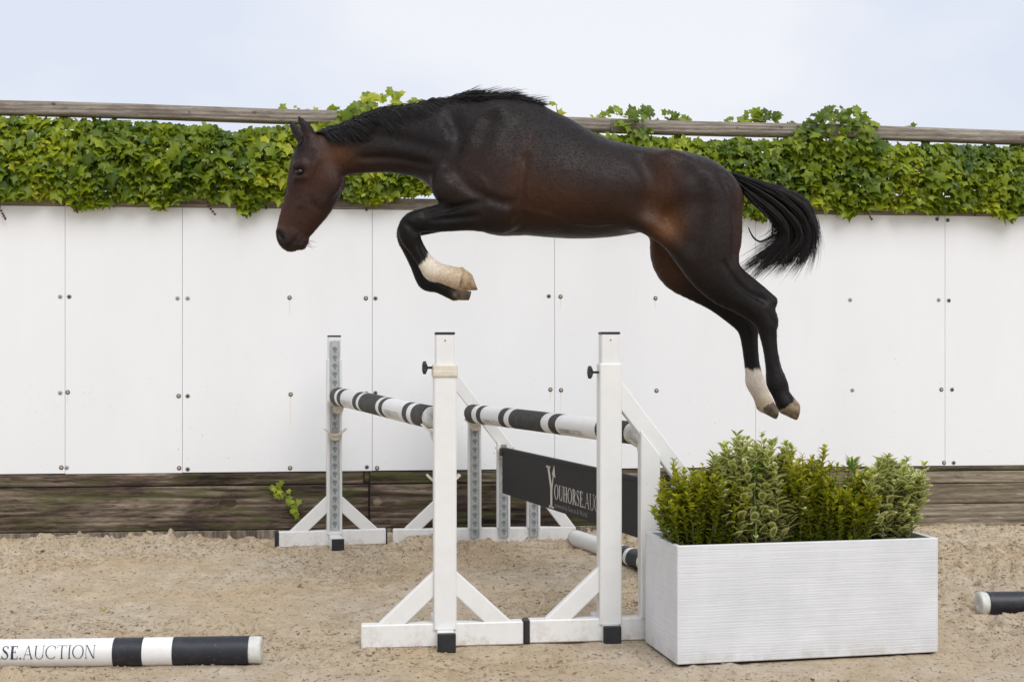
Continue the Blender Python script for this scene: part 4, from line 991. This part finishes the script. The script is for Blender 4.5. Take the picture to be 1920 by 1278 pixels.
# near foreleg, far foreleg
chain([(935, 396, 42, -50, 30), (882, 401, 31, -50, 27), (832, 408, 26, -49, 22), (798, 412, 22, -48, 19), (775, 417, 20, -47, 19), (768, 430, 21, -47, 19), (770, 446, 19, -47, 17), (779, 462, 15.5, -46, 13), (793, 484, 14.5, -46, 12), (804, 499, 17, -46, 14), (813, 508, 19.5, -46, 16), (826, 512, 17.5, -46, 14), (842, 517, 18.5, -46, 15), (860, 522, 20, -46, 18)], 9, 3)
chain([(935, 400, 36, 50, 30), (885, 406, 24, 50, 27), (840, 413, 20, 49, 22), (795, 421, 20, 48, 19), (768, 428, 20, 47, 19), (764, 445, 20, 47, 19), (770, 466, 16, 46, 14), (782, 495, 14, 46, 12), (793, 518, 16, 46, 14), (802, 529, 17, 46, 15), (820, 536, 13, 46, 13), (838, 545, 12, 46, 14), (852, 552, 12, 46, 15)], 9, 3)
# near hind, far hind
chain([(1325, 375, 64, -40, 44), (1320, 433, 71, -48, 42), (1325, 468, 60, -50, 39), (1338, 504, 48, -50, 33), (1362, 537, 37, -48, 26), (1394, 562, 28, -44, 21), (1424, 583, 25, -42, 18), (1437, 602, 22, -41, 17), (1441, 628, 16.5, -40, 13), (1446, 660, 14, -40, 12), (1451, 692, 15, -40, 13), (1456, 716, 19, -40, 16), (1463, 736, 16, -40, 14), (1473, 755, 18, -40, 17)], 12, 3)
chain([(1385, 512, 10, -46, 12), (1420, 540, 10, -43, 9), (1446, 565, 12, -42, 10)], 10, 3)
chain([(1472, 718, 4, -40, 7), (1476, 727, 2.5, -40, 4)], 5)
chain([(1315, 385, 62, 40, 44), (1285, 435, 62, 46, 42), (1268, 474, 50, 48, 37), (1278, 505, 44, 48, 32), (1308, 530, 36, 46, 26), (1345, 556, 29, 43, 21), (1378, 583, 26, 41, 18), (1400, 608, 22, 40, 17), (1405, 636, 16.5, 40, 13), (1409, 675, 14.5, 40, 12), (1413, 700, 16, 40, 14), (1416, 716, 18.5, 40, 16), (1426, 738, 16, 40, 14), (1434, 757, 17, 40, 17)], 12, 3)
chain([(1368, 540, 9, 42, 10), (1405, 580, 12, 40, 10)], 10)
chain([(1348, 328, 13, 0, 15), (1372, 336, 11, 0, 12), (1392, 344, 7, 0, 8)], 10, 2)
sst0 = lambda e0, e1, x: (lambda t: t * t * (3 - 2 * t))(np.clip((x - e0) / (e1 - e0), 0, 1))
us = slice(int((640 - U0) / VX), int((1402 - U0) / VX)); vs_ = slice(0, int((485 - V0) / VX))
uu, vv = au[us][:, None], av[vs_][None, :]
mk = (sst0(645, 690, uu) * sst0(475, 440, vv) * np.maximum(sst0(985, 1010, uu), sst0(372, 350, vv)) * sst0(1400, 1385, uu))[:, :, None].astype(np.float32)
Q3 = D[us, vs_].copy()
for _ in range(9):
    B3 = Q3.copy()
    B3[1:-1] = (B3[:-2] + 2 * B3[1:-1] + B3[2:]) * 0.25; B3[:, 1:-1] = (B3[:, :-2] + 2 * B3[:, 1:-1] + B3[:, 2:]) * 0.25; B3[:, :, 1:-1] = (B3[:, :, :-2] + 2 * B3[:, :, 1:-1] + B3[:, :, 2:]) * 0.25
    Q3 += mk * (B3 - Q3)
D[us, vs_] = Q3
def surf(u_, v_, sd_):
    c_ = D[int(round((u_ - U0) / VX)), int(round((v_ - V0) / VX))]; k_ = np.where(c_ < 0)[0]
    if len(k_) == 0: return None
    return aw[k_[0]] if sd_ < 0 else aw[k_[-1]]
def crease(pts2, r_, depth, k=6, sides=(-1, 1), ridge=False):
    for sd_ in sides:
        K = []
        for (u_, v_) in catmull([(a, c, 0) for a, c in pts2], 3)[:, :2] if len(pts2) > 2 else pts2:
            w_ = surf(u_, v_, sd_)
            if w_ is None: continue
            K.append((u_, v_, r_, w_ + sd_ * (r_ - depth) * (-1 if ridge else 1), r_))
        if len(K) > 1:
            K[0] = (*K[0][:3], K[0][3] + (0 if ridge else sd_ * depth), K[0][4]); K[-1] = (*K[-1][:3], K[-1][3] + (0 if ridge else sd_ * depth), K[-1][4])
            chain(K, k, 2, 'add' if ridge else 'cut', adj=False)
crease([(852, 330), (888, 366), (930, 386), (960, 392)], 6, 3, 12)
crease([(915, 235), (892, 285), (862, 330)], 14, 2.0, 24)
crease([(984, 305), (978, 345), (972, 385), (963, 422)], 5, 3.0, 9)
crease([(676, 300), (740, 301), (806, 316)], 5, 4, 7)
crease([(668, 256), (740, 262), (820, 288)], 9, 3, 16)
crease([(846, 225), (860, 268), (842, 316)], 8, 2.2, 18)
crease([(1340, 335), (1360, 385), (1368, 440), (1364, 495)], 7, 3.5, 12)
crease([(1280, 325), (1300, 370), (1296, 430), (1282, 470)], 12, 2.6, 24)
crease([(1345, 498), (1378, 540), (1425, 566)], 4.5, 3.5, 7, (-1,))
crease([(1449, 612), (1452, 655), (1459, 698)], 3.2, 2.6, 4, (-1,)); crease([(1431, 588), (1440, 604)], 5, 3, 6, (-1,))
crease([(905, 388), (850, 398), (800, 408)], 4.5, 3.2, 7, (-1,)); crease([(900, 414), (860, 416), (815, 419)], 4, 2.4, 6, (-1,))
crease([(786, 456), (797, 476), (806, 492)], 3, 2.4, 4, (-1,)); crease([(768, 424), (784, 440)], 4, 2.2, 6, (-1,))
crease([(1196, 305), (1214, 350), (1208, 398)], 12, 4, 22)
crease([(985, 400), (1030, 412), (1090, 424), (1140, 424)], 3, 1.4, 6, ridge=True); crease([(880, 330), (910, 352), (915, 385)], 3, 1.2, 6, ridge=True)
# surface nets
def nets(D):
    s = D < 0; c = [(i, j, k) for i in (0, 1) for j in (0, 1) for k in (0, 1)]; sh = tuple(n - 1 for n in D.shape)
    cut = lambda A, o: A[o[0]:o[0] + sh[0], o[1]:o[1] + sh[1], o[2]:o[2] + sh[2]]
    cnt = sum(cut(s, o).astype(np.int8) for o in c); act = (cnt > 0) & (cnt < 8)
    I = np.argwhere(act); vid = np.full(sh, -1, dtype=np.int64); vid[act] = np.arange(len(I))
    acc = np.zeros((len(I), 3)); num = np.zeros(len(I))
    vals = {o: cut(D, o)[act].astype(np.float64) for o in c}
    for a in c:
        for ax in range(3):
            if a[ax]: continue
            e = list(a); e[ax] = 1; e = tuple(e); m = (vals[a] < 0) != (vals[e] < 0)
            t = vals[a] / np.where(m, vals[a] - vals[e], 1); p = np.tile(np.array(a, float), (len(I), 1)); p[:, ax] += t
            acc[m] += p[m]; num[m] += 1
    Vv = I + acc / num[:, None]; F_ = []
    for ax in range(3):
        o1, o2 = [(1, 2), (2, 0), (0, 1)][ax]
        A = [slice(1, n - 1) for n in D.shape]; A[ax] = slice(0, D.shape[ax] - 1); E = list(A); E[ax] = slice(1, D.shape[ax])
        sa, se = s[tuple(A)], s[tuple(E)]; m = sa != se; q = np.argwhere(m); off = np.array([1, 1, 1]); off[ax] = 0; q = q + off
        def vi(d1, d2):
            r_ = q.copy(); r_[:, o1] -= d1; r_[:, o2] -= d2; return vid[r_[:, 0], r_[:, 1], r_[:, 2]]
        f = np.stack([vi(1, 1), vi(0, 1), vi(0, 0), vi(1, 0)], 1); inside = sa[m]; f[~inside] = f[~inside][:, ::-1]; F_.append(f)
    return Vv, np.concatenate(F_)
HV, HF = nets(D)
puvw = HV * VX + np.array([U0, V0, W0])
# light smoothing
ed = np.concatenate([HF[:, [0, 1]], HF[:, [1, 2]], HF[:, [2, 3]], HF[:, [3, 0]]])
def lap(P_, lam):
    acc = np.zeros_like(P_); n_ = np.zeros(len(P_))
    for a, c in ((0, 1), (1, 0)):
        for k in range(3): acc[:, k] += np.bincount(ed[:, a], P_[ed[:, c], k], len(P_))
        n_ += np.bincount(ed[:, a], minlength=len(P_))
    return P_ + lam * (acc / n_[:, None] - P_)
for _ in range(2): puvw = lap(puvw, 0.5); puvw = lap(puvw, -0.46)
HO = Vector((1100 / HS - 960 / HS, HY, CAMH + (655 - 340) / HS))
def h2w(p):
    p = np.asarray(p, dtype=float); return np.stack([(p[..., 0] - 1100) / HS, p[..., 2] / HS, (340 - p[..., 1]) / HS], -1)
# coat colours, with jaw shading painted in
u, v, w = puvw.T
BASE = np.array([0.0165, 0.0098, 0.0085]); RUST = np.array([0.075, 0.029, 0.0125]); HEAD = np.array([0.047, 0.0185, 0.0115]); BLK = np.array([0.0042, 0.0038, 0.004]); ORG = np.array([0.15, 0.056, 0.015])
WHT = np.array([0.72, 0.64, 0.53]); TANW = np.array([0.50, 0.36, 0.20])
def blob(cu, cv, su, sv, rot=0.0):
    a = R(rot); x = (u - cu) * math.cos(a) + (v - cv) * math.sin(a); y = -(u - cu) * math.sin(a) + (v - cv) * math.cos(a); return np.exp(-(x / su) ** 2 - (y / sv) ** 2)
sst = lambda e0, e1, x: (lambda t: t * t * (3 - 2 * t))(np.clip((x - e0) / (e1 - e0), 0, 1))
jit = 9 * vnoise(u, v, 9, 41) + 7 * vnoise(u + w, v * 0.5, 4.0, 42)
col = np.tile(BASE, (len(u), 1))
def lay(mask, c, a=1.0):
    global col
    m = np.clip(mask * a, 0, 1)[:, None]; col = col * (1 - m) + c * m
lay(sst(330, 250, v) * sst(760, 900, u), np.array([0.0125, 0.0095, 0.0095]), 0.8)
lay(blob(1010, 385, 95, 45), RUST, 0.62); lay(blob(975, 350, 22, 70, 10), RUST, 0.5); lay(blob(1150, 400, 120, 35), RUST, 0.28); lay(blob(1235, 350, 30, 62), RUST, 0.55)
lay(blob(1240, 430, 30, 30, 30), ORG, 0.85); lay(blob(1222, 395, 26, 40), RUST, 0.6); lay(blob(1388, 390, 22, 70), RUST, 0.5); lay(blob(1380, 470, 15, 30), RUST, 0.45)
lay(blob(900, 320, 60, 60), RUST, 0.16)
lay((w > 5) * (u > 1190) * sst(595, 500, v) * sst(432, 460, v) * sst(1385, 1330, u), np.array([0.075, 0.030, 0.012]), 0.75)
lay(sst(690, 620, u), HEAD, 0.85)
lay(blob(608, 340, 26, 30), RUST, 0.35); lay(blob(590, 385, 16, 30, 30), np.array([0.03, 0.016, 0.013]), 0.5); lay(blob(640, 290, 28, 22) , ORG, 0.45); lay(blob(700, 305, 60, 14), RUST, 0.4)
lay(sst(640, 760, u) * sst(930, 820, u) * sst(335, 285, v), np.array([0.009, 0.0072, 0.0075]), 0.75)
lay(blob(575, 285, 22, 26), np.array([0.020, 0.013, 0.012]), 0.8); lay(blob(552, 330, 14, 45, 15), np.array([0.025, 0.018, 0.018]), 0.55)
lay(blob(528, 405, 20, 32, 10), np.array([0.072, 0.028, 0.015]), 0.7); lay(blob(546, 458, 32, 20), np.array([0.020, 0.015, 0.014]), 0.85); lay(blob(529, 445, 9, 11), np.array([0.006, 0.005, 0.005]), 1.3); lay(blob(567, 327, 15, 12), np.array([0.02, 0.013, 0.012]), 0.7)
lay(blob(625, 372, 24, 20, -50), np.array([0.022, 0.014, 0.013]), 0.6); lay((v < 252) * (u < 592), np.array([0.016, 0.012, 0.012]), 0.9)  # shading along the jaw edge painted into the coat, then the darker ears
lay(sst(418, 443, v) * sst(870, 950, u) * sst(1230, 1150, u), np.array([0.020, 0.014, 0.013]), 0.7)
foreblk = sst(920, 860, u + 0.35 * (v - 400)) * (v > 370) * (u > 700) * (u < 960)
lay(foreblk * sst(372, 392, v), BLK, 0.93); lay(blob(930, 400, 50, 34), BLK, 0.7)
lay(sst(500, 565, v + 0.25 * (u - 1330)) * (u > 1180), BLK, 0.95)
lay((w < 0) * (u > 1180) * sst(400, 520, v) * sst(1290, 1320, u), np.array([0.014, 0.0095, 0.009]), 0.4)
# white socks: near fore, far hind
def side(x0, y0, x1, y1): L = math.hypot(x1 - x0, y1 - y0); return ((u - x0) * (y1 - y0) - (v - y0) * (x1 - x0)) / L
nf = (w < 0) & (v > 464) & (u < 920); sf_ = sst(-1.5, 2.0, side(788, 508, 815, 474) * -1 + jit)
d0 = ((u - 792) * 0.62 + (v - 494) * 0.55) + 0 * u
proj = (u - 801) * 0.78 + (v - 489) * 0.62
lay(nf * sst(-2, 2, proj + jit), WHT, 1.0); lay(nf * sst(14, 60, proj + jit * 2), TANW, 0.65)
fh = (w > 0) & (u > 1330)
lay(fh * sst(-2, 2, (v - 690) + 0.25 * (1410 - u) + jit), WHT, 1.0); lay(fh * sst(722, 760, v + jit), TANW, 0.7)
ff = (w > 0) & (u < 920) & (v > 500); lay(ff * sst(838, 852, u), np.array([0.07, 0.055, 0.04]), 0.8)
def mat_coat():
    n = N('horse_coat'); a = n.n('Attribute'); a.attribute_name = 'coat'
    f = n.noise(n.coord((1, 1, 1)), 60, 4, 0.6); h = n.noise(n.coord((60, 60, 420), rot=(0, 0.5, 0)), 1.0, 3, 0.6); big = n.noise(n.coord(), 7, 3)
    c = n.mix(n.ramp(f, [(0.3, 0.3), (0.65, 0)]), a.outputs['Color'], n.mix(1.0, a.outputs['Color'], 0.55, 'MULTIPLY'))
    c = n.mix(n.ramp(h, [(0.45, 0), (0.7, 0.35)]), c, n.mix(1.0, c, 1.5, 'MULTIPLY'))
    n.col(c); n.rough(n.ramp(big, [(0.3, 0.40), (0.7, 0.54)])); n.b.inputs['Specular IOR Level'].default_value = 0.22
    n.b.inputs['Sheen Weight'].default_value = 0.03; n.b.inputs['Sheen Roughness'].default_value = 0.4; n.b.inputs['Sheen Tint'].default_value = (0.75, 0.7, 0.75, 1)
    n1_ = n.bump(n.noise(n.coord((1, 1, 0.7)), 6.5, 4, 0.55, 0.4), 0.16, 0.06); n1_ = n.bump(n.noise(n.coord(), 24, 3, 0.5), 0.10, 0.015, n1_); n.bump(h, 0.22, 0.004, n1_); return n.m
M['coat'] = mat_coat()
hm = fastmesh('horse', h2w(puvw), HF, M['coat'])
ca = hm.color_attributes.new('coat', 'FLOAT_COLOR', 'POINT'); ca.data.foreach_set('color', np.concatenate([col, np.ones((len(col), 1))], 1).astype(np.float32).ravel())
horse = link('horse', hm, None, HO); tag(horse, 'dark bay horse leaping above the jump with tucked forelegs and two white socks', 'horse')
# short coat hair: fine blades lying along the body
nh = 170000; fi = rng.integers(0, len(HF), nh); ab = rng.random((nh, 2)); q4 = HF[fi]
bl = lambda A: (A[q4[:, 0]] * ((1 - ab[:, 0]) * (1 - ab[:, 1]))[:, None] + A[q4[:, 1]] * (ab[:, 0] * (1 - ab[:, 1]))[:, None] + A[q4[:, 2]] * (ab[:, 0] * ab[:, 1])[:, None] + A[q4[:, 3]] * ((1 - ab[:, 0]) * ab[:, 1])[:, None])
hp = bl(puvw); hc = bl(col)
e1 = puvw[q4[:, 2]] - puvw[q4[:, 0]]; e2 = puvw[q4[:, 3]] - puvw[q4[:, 1]]; hn = np.cross(e2, e1); hn /= np.linalg.norm(hn, axis=1, keepdims=True) + 1e-9
wn = np.array([hm.polygons[0].normal[:]]); f0 = HF[0]; t0 = np.cross(puvw[f0[3]] - puvw[f0[1]], puvw[f0[2]] - puvw[f0[0]])
hn *= np.sign(np.dot(np.array([t0[0], -t0[1], t0[2]]), np.array([wn[0][0], wn[0][2], wn[0][1]])))
hd = np.tile(np.array([1.0, 0.28, 0.0]), (nh, 1)); hd[hp[:, 0] < 640] = (-0.22, 1.0, 0)
fl_m = (hp[:, 1] > 380) & (hp[:, 0] < 950) & (hp[:, 0] > 700); hd[fl_m] = (-1.0, 0.25, 0); hd[fl_m & (hp[:, 1] > 440)] = (0.5, 0.85, 0); hd[(hp[:, 0] > 1180) & (hp[:, 1] > 440)] = (0.55, 0.85, 0); hd[(hp[:, 0] > 1330) & (hp[:, 1] > 600)] = (0.2, 1.0, 0)
hd += rng.normal(0, 0.20, (nh, 3)); hd -= (hd * hn).sum(1, keepdims=True) * hn; hd /= np.linalg.norm(hd, axis=1, keepdims=True) + 1e-9
hl = rng.uniform(3.0, 6.5, nh)[:, None]; sw = np.cross(hn, hd) * rng.uniform(0.25, 0.5, nh)[:, None]
T3 = np.stack([hp - sw - hn * 0.2, hp + sw - hn * 0.2, hp + hd * hl + hn * rng.uniform(0.35, 1.1, nh)[:, None]], 1).reshape(-1, 3)
hh_ = fastmesh('coat_hair', h2w(T3), np.arange(nh * 3).reshape(-1, 3), M['coat'], False)
hk = hc * rng.uniform(0.65, 1.5, nh)[:, None]; ca = hh_.color_attributes.new('coat', 'FLOAT_COLOR', 'POINT'); ca.data.foreach_set('color', np.repeat(np.concatenate([hk, np.ones((nh, 1))], 1), 3, 0).astype(np.float32).ravel())
link('coat_hair', hh_, horse)['kind'] = 'stuff'
# hooves
M['hoof'] = simple('hoof_horn', (0.20, 0.145, 0.085), 0.7, 0.55, 35, 0.5); M['hoofd'] = simple('hoof_horn_dark', (0.13, 0.10, 0.065), 0.7, 0.6, 30, 0.5)
def hoof(cf, cb, toe, heel, wl, m, w0=17, w1=21):
    pts2 = [np.array(true_uv(*p, wl)) for p in (cf, cb, toe, heel)]; cf, cb, toe, heel = pts2; b = MB(); n = 18; vs = []; fs = []
    rings = [(-0.15, 0.93), (0.0, 1.02), (0.06, 1.05), (0.35, 1.03), (0.7, 1.02), (0.93, 1.0), (1.0, 0.93), (0.98, 0.76), (0.92, 0.6), (0.9, 0.1)]
    for (t, q) in rings:
        A = cf + (toe - cf) * t; E = cb + (heel - cb) * t; c = (A + E) / 2; hv = (A - E) / 2; ww = (w0 + (w1 - w0) * t) * q
        for k in range(n):
            an = 2 * math.pi * k / n; xx = math.cos(an); vs.append(h2w((c[0] + hv[0] * q * xx, c[1] + hv[1] * q * xx, wl + ww * math.sin(an) * (1.0 if xx > -0.3 else 0.92))))
    for i in range(len(rings) - 1):
        for k in range(n): fs.append([i * n + k, i * n + (k + 1) % n, (i + 1) * n + (k + 1) % n, (i + 1) * n + k])
    fs += [list(reversed(range(n))), [(len(rings) - 1) * n + k for k in range(n)]]
    bm = bmesh.new(); bv = [bm.verts.new(p) for p in vs]
    for f in fs: bm.faces.new([bv[i] for i in f])
    bmesh.ops.recalc_face_normals(bm, faces=bm.faces); b.bm(bm); return b.build('hoof', m, horse, True)
hoof((1463, 773), (1486, 743), (1493, 788), (1499, 757), -40, M['hoof'], 16, 19)
hoof((1422, 768), (1446, 747), (1454, 786), (1459, 766), 40, M['hoofd'], 16, 19)
M['hoofp'] = simple('hoof_horn_pale', (0.36, 0.26, 0.155), 0.75, 0.5, 30, 0.5)
hoof((861, 544), (866, 501), (896, 544), (885, 514), -46, M['hoofp'], 17, 20)
hoof((851, 562), (850, 541), (879, 563), (884, 546), 46, M['hoofd'], 15, 18)
# eyes
ne = N('horse_eye'); ne.col((0.006, 0.004, 0.004)); ne.rough(0.18); M['eye'] = ne.m
for s_ in (-1, 1):
    b = MB(); vs = []; fs = []
    for i in range(9):
        for k in range(14):
            a, c = math.pi * i / 8, 2 * math.pi * k / 14; vs.append(h2w((567 + 8.5 * math.sin(a) * math.cos(c), 326 + 5.6 * math.sin(a) * math.sin(c), 31.5 * s_ + 6.5 * math.cos(a))))
    for i in range(8):
        for k in range(14): fs.append([i * 14 + k, i * 14 + (k + 1) % 14, (i + 1) * 14 + (k + 1) % 14, (i + 1) * 14 + k])
    b.add(vs, fs); b.build('eye', M['eye'], horse, True)
# hair
def mat_hair():
    n = N('black_horse_hair'); f = n.noise(n.coord(), 50, 3); n.col(n.ramp(f, [(0.3, (0.006, 0.0055, 0.006)), (0.7, (0.017, 0.0135, 0.0125))])); n.rough(0.42); n.b.inputs['Specular IOR Level'].default_value = 0.35; return n.m
M['hair'] = mat_hair()
def strands(name, paths, wd):
    """paths (n, m, 3) in horse units; three-sided tapering hairs"""
    n, m, _ = paths.shape; P_ = h2w(paths); tan = np.gradient(P_, axis=1); tan /= np.linalg.norm(tan, axis=2, keepdims=True) + 1e-9
    ref = np.array([0.0, 1.0, 0.12]); a = np.cross(tan, ref); a /= np.linalg.norm(a, axis=2, keepdims=True) + 1e-9; c = np.cross(tan, a)
    taper = np.interp(np.linspace(0, 1, m), [0, 0.15, 0.75, 1], [0.7, 1, 0.75, 0.08])[None, :, None] * wd[:, None, None] / HS
    V_ = np.stack([P_ + taper * (a * math.cos(t) + c * math.sin(t)) for t in (0, 2.094, 4.189)], 2).reshape(-1, 3)
    b0 = (np.arange(n) * m * 3)[:, None, None] + (np.arange(m - 1) * 3)[None, :, None] + np.arange(3)[None, None]
    nxt = (np.arange(n) * m * 3)[:, None, None] + (np.arange(m - 1) * 3)[None, :, None] + ((np.arange(3) + 1) % 3)[None, None]
    Q_ = np.stack([b0, nxt, nxt + 3, b0 + 3], -1).reshape(-1, 4)
    return link(name, fastmesh(name, V_, Q_, M['hair']), horse)
cu = [(592, 250), (604, 249), (642, 240), (674, 224), (710, 210), (768, 203), (804, 194), (858, 187), (912, 188), (966, 189), (1000, 197)]
crest = lambda x: np.interp(x, *zip(*cu))
n = 5200
x0 = rng.uniform(594, 985, n); lk = np.floor(x0 / 7).astype(int); lr = np.random.default_rng(3).normal(0, 1, (400, 3))
fr = np.clip((x0 - 770) / 90, 0, 1)
length = (26 + 30 * rng.random(n)) * (0.75 + 0.55 * fr) * (1 + 0.18 * lr[lk % 400, 0]); length[x0 > 950] *= 0.62
tt = np.linspace(0, 1, 7)
side_ = np.where(rng.random(n) < 0.72, -1, 1)
fall = (1 - fr)
w0 = rng.normal(0, 4, n)
ang0 = np.where(fr > 0.5, -0.20 + 0.09 * lr[lk % 400, 1], -0.22) + rng.normal(0, 0.10, n)
ang0 = ang0 + fall * (0.34 + 0.16 * rng.normal(0, 1, n)); length = length * (1 + 0.25 * fall)
PT = np.zeros((n, 7, 3)); PT[:, :, 0] = x0[:, None] + length[:, None] * tt * np.cos(ang0)[:, None]
lift = length[:, None] * (np.sin(ang0)[:, None] * tt) + 0.75 * length[:, None] * tt ** 2 * (0.10 + 0.55 * fall[:, None]) * (1 + 0.25 * lr[lk % 400, 2][:, None])
lift = lift - (4 + 5 * fall[:, None]) * np.sin(np.pi * np.clip(tt * 1.6, 0, 1)) * rng.uniform(0.2, 1.2, n)[:, None]
follow = crest(np.clip(PT[:, :, 0], 592, 1000)) - crest(x0)[:, None]
PT[:, :, 1] = crest(x0)[:, None] + 2 + lift + follow
hb = np.clip(PT[:, :, 1] - crest(np.clip(PT[:, :, 0], 592, 1000)), 0, 40)
hug = (4 + 33 * np.sqrt(1 - (1 - hb / 60) ** 2)) * fall[:, None]
PT[:, :, 2] = w0[:, None] * (1 - 0.7 * tt * fall[:, None]) + side_[:, None] * np.maximum(hug * 1.02, tt * 6 * rng.uniform(0.5, 1.1, n)[:, None])
strands('mane', PT, rng.uniform(0.45, 1.05, n))
# forelock
n = 240; PT = np.zeros((n, 7, 3)); x0 = rng.uniform(572, 592, n)
L_ = rng.uniform(16, 38, n); PT[:, :, 0] = x0[:, None] - L_[:, None] * tt * 0.42 + rng.normal(0, 2, (n, 1)) * tt; PT[:, :, 1] = 252 + rng.uniform(0, 8, n)[:, None] + L_[:, None] * tt
PT[:, :, 2] = rng.normal(0, 7, n)[:, None] * (1 + 0.9 * tt) - 6 * tt; PT[:, :, 0] -= 3
strands('forelock', PT, rng.uniform(0.6, 1.1, n))
# tail
G = [np.array(g_, float) for g_ in (
 [(1358, 322), (1412, 336), (1468, 353), (1512, 378), (1529, 420), (1530, 456), (1522, 494)],
 [(1366, 328), (1415, 348), (1465, 372), (1500, 405), (1516, 442), (1510, 476), (1486, 512)],
 [(1372, 336), (1414, 362), (1456, 392), (1484, 424), (1490, 452), (1470, 480), (1432, 508)],
 [(1380, 345), (1406, 372), (1440, 402), (1462, 430), (1460, 452), (1428, 476), (1388, 512)])]
G = [catmull(g_, 3) for g_ in G]; m = len(G[0]); G = np.array(G)
n = 2500; p = np.clip(rng.beta(1.1, 1.1, n), 0, 0.9999); lkp = np.random.default_rng(9); nlk = 46
lkid = rng.integers(0, nlk, n); lkc = lkp.uniform(0, 1, nlk); p = np.clip(lkc[lkid] + rng.normal(0, 0.028, n), 0, 0.9999)
i_ = (p * 3).astype(int); f_ = p * 3 - i_
path = G[i_] * (1 - f_)[:, None, None] + G[i_ + 1] * f_[:, None, None]
Ls = np.clip(lkp.uniform(0.74, 1.0, nlk)[lkid] + rng.normal(0, 0.09, n), 0.45, 1.0)
ti = np.linspace(0, 1, 12); K_ = np.clip(ti[None] * Ls[:, None] * (m - 1), 0, m - 1.001); a_ = K_.astype(int); fr_ = K_ - a_
ar = np.arange(n)[:, None]; PT = np.zeros((n, 12, 3)); PT[:, :, :2] = path[ar, a_] * (1 - fr_)[..., None] + path[ar, a_ + 1] * fr_[..., None]
fan = ti[None, :] ** 1.6
lx, ly = lkp.normal(-5, 10, nlk)[lkid][:, None], lkp.normal(0, 9, nlk)[lkid][:, None]
PT[:, :, 0] += (rng.normal(0, 6, (n, 1)) + lx) * ti[None] ** 2.5; PT[:, :, 1] += (rng.normal(0, 5, (n, 1)) + ly) * ti[None] ** 2.5 + 2.0 * np.sin(ti * 9 + lkid[:, None])
PT[:, :, 2] = (lkp.normal(0, 15, nlk)[lkid] + rng.normal(0, 4, n))[:, None] * (0.35 + 0.65 * np.sin(np.pi * np.clip(ti + 0.12, 0, 0.8) / 1.0))
wd_ = rng.uniform(0.4, 0.95, n)
nn = 14; extra = np.zeros((nn, 12, 3)); Kx = catmull([(1452, 440), (1436, 450), (1424, 453), (1412, 444), (1403, 426)], 4); tk = np.linspace(0, len(Kx) - 1.001, 12)
ex = np.stack([np.interp(tk, np.arange(len(Kx)), Kx[:, q]) for q in (0, 1)], 1); extra[:, :, :2] = ex[None] + rng.normal(0, 1.5, (nn, 1, 2)) * np.linspace(1, 0.6, 12)[None, :, None]; extra[:, :, 2] = rng.normal(0, 2, nn)[:, None]
nf_ = 60; fl = np.zeros((nf_, 12, 3)); pick = rng.integers(0, n, nf_); fl = PT[pick].copy(); fl[:, :, 0] += rng.normal(10, 10, (nf_, 1)) * ti ** 2; fl[:, :, 1] += rng.normal(0, 12, (nf_, 1)) * ti ** 2
strands('tail', np.concatenate([PT, extra, fl]), np.concatenate([wd_, rng.uniform(0.6, 1.1, nn), np.full(nf_, 0.35)]))
# whiskers
n = 16; PT = np.zeros((n, 7, 3)); a0 = rng.uniform(-0.2, 1.0, n); L_ = rng.uniform(10, 24, n)
PT[:, :, 0] = 570 + rng.uniform(-8, 6, n)[:, None] + L_[:, None] * tt * np.cos(a0)[:, None]; PT[:, :, 1] = 456 + rng.uniform(-8, 6, n)[:, None] + L_[:, None] * tt * np.sin(a0)[:, None] * 0.6; PT[:, :, 2] = rng.normal(0, 8, n)[:, None]
strands('whiskers', PT, np.full(n, 0.3))
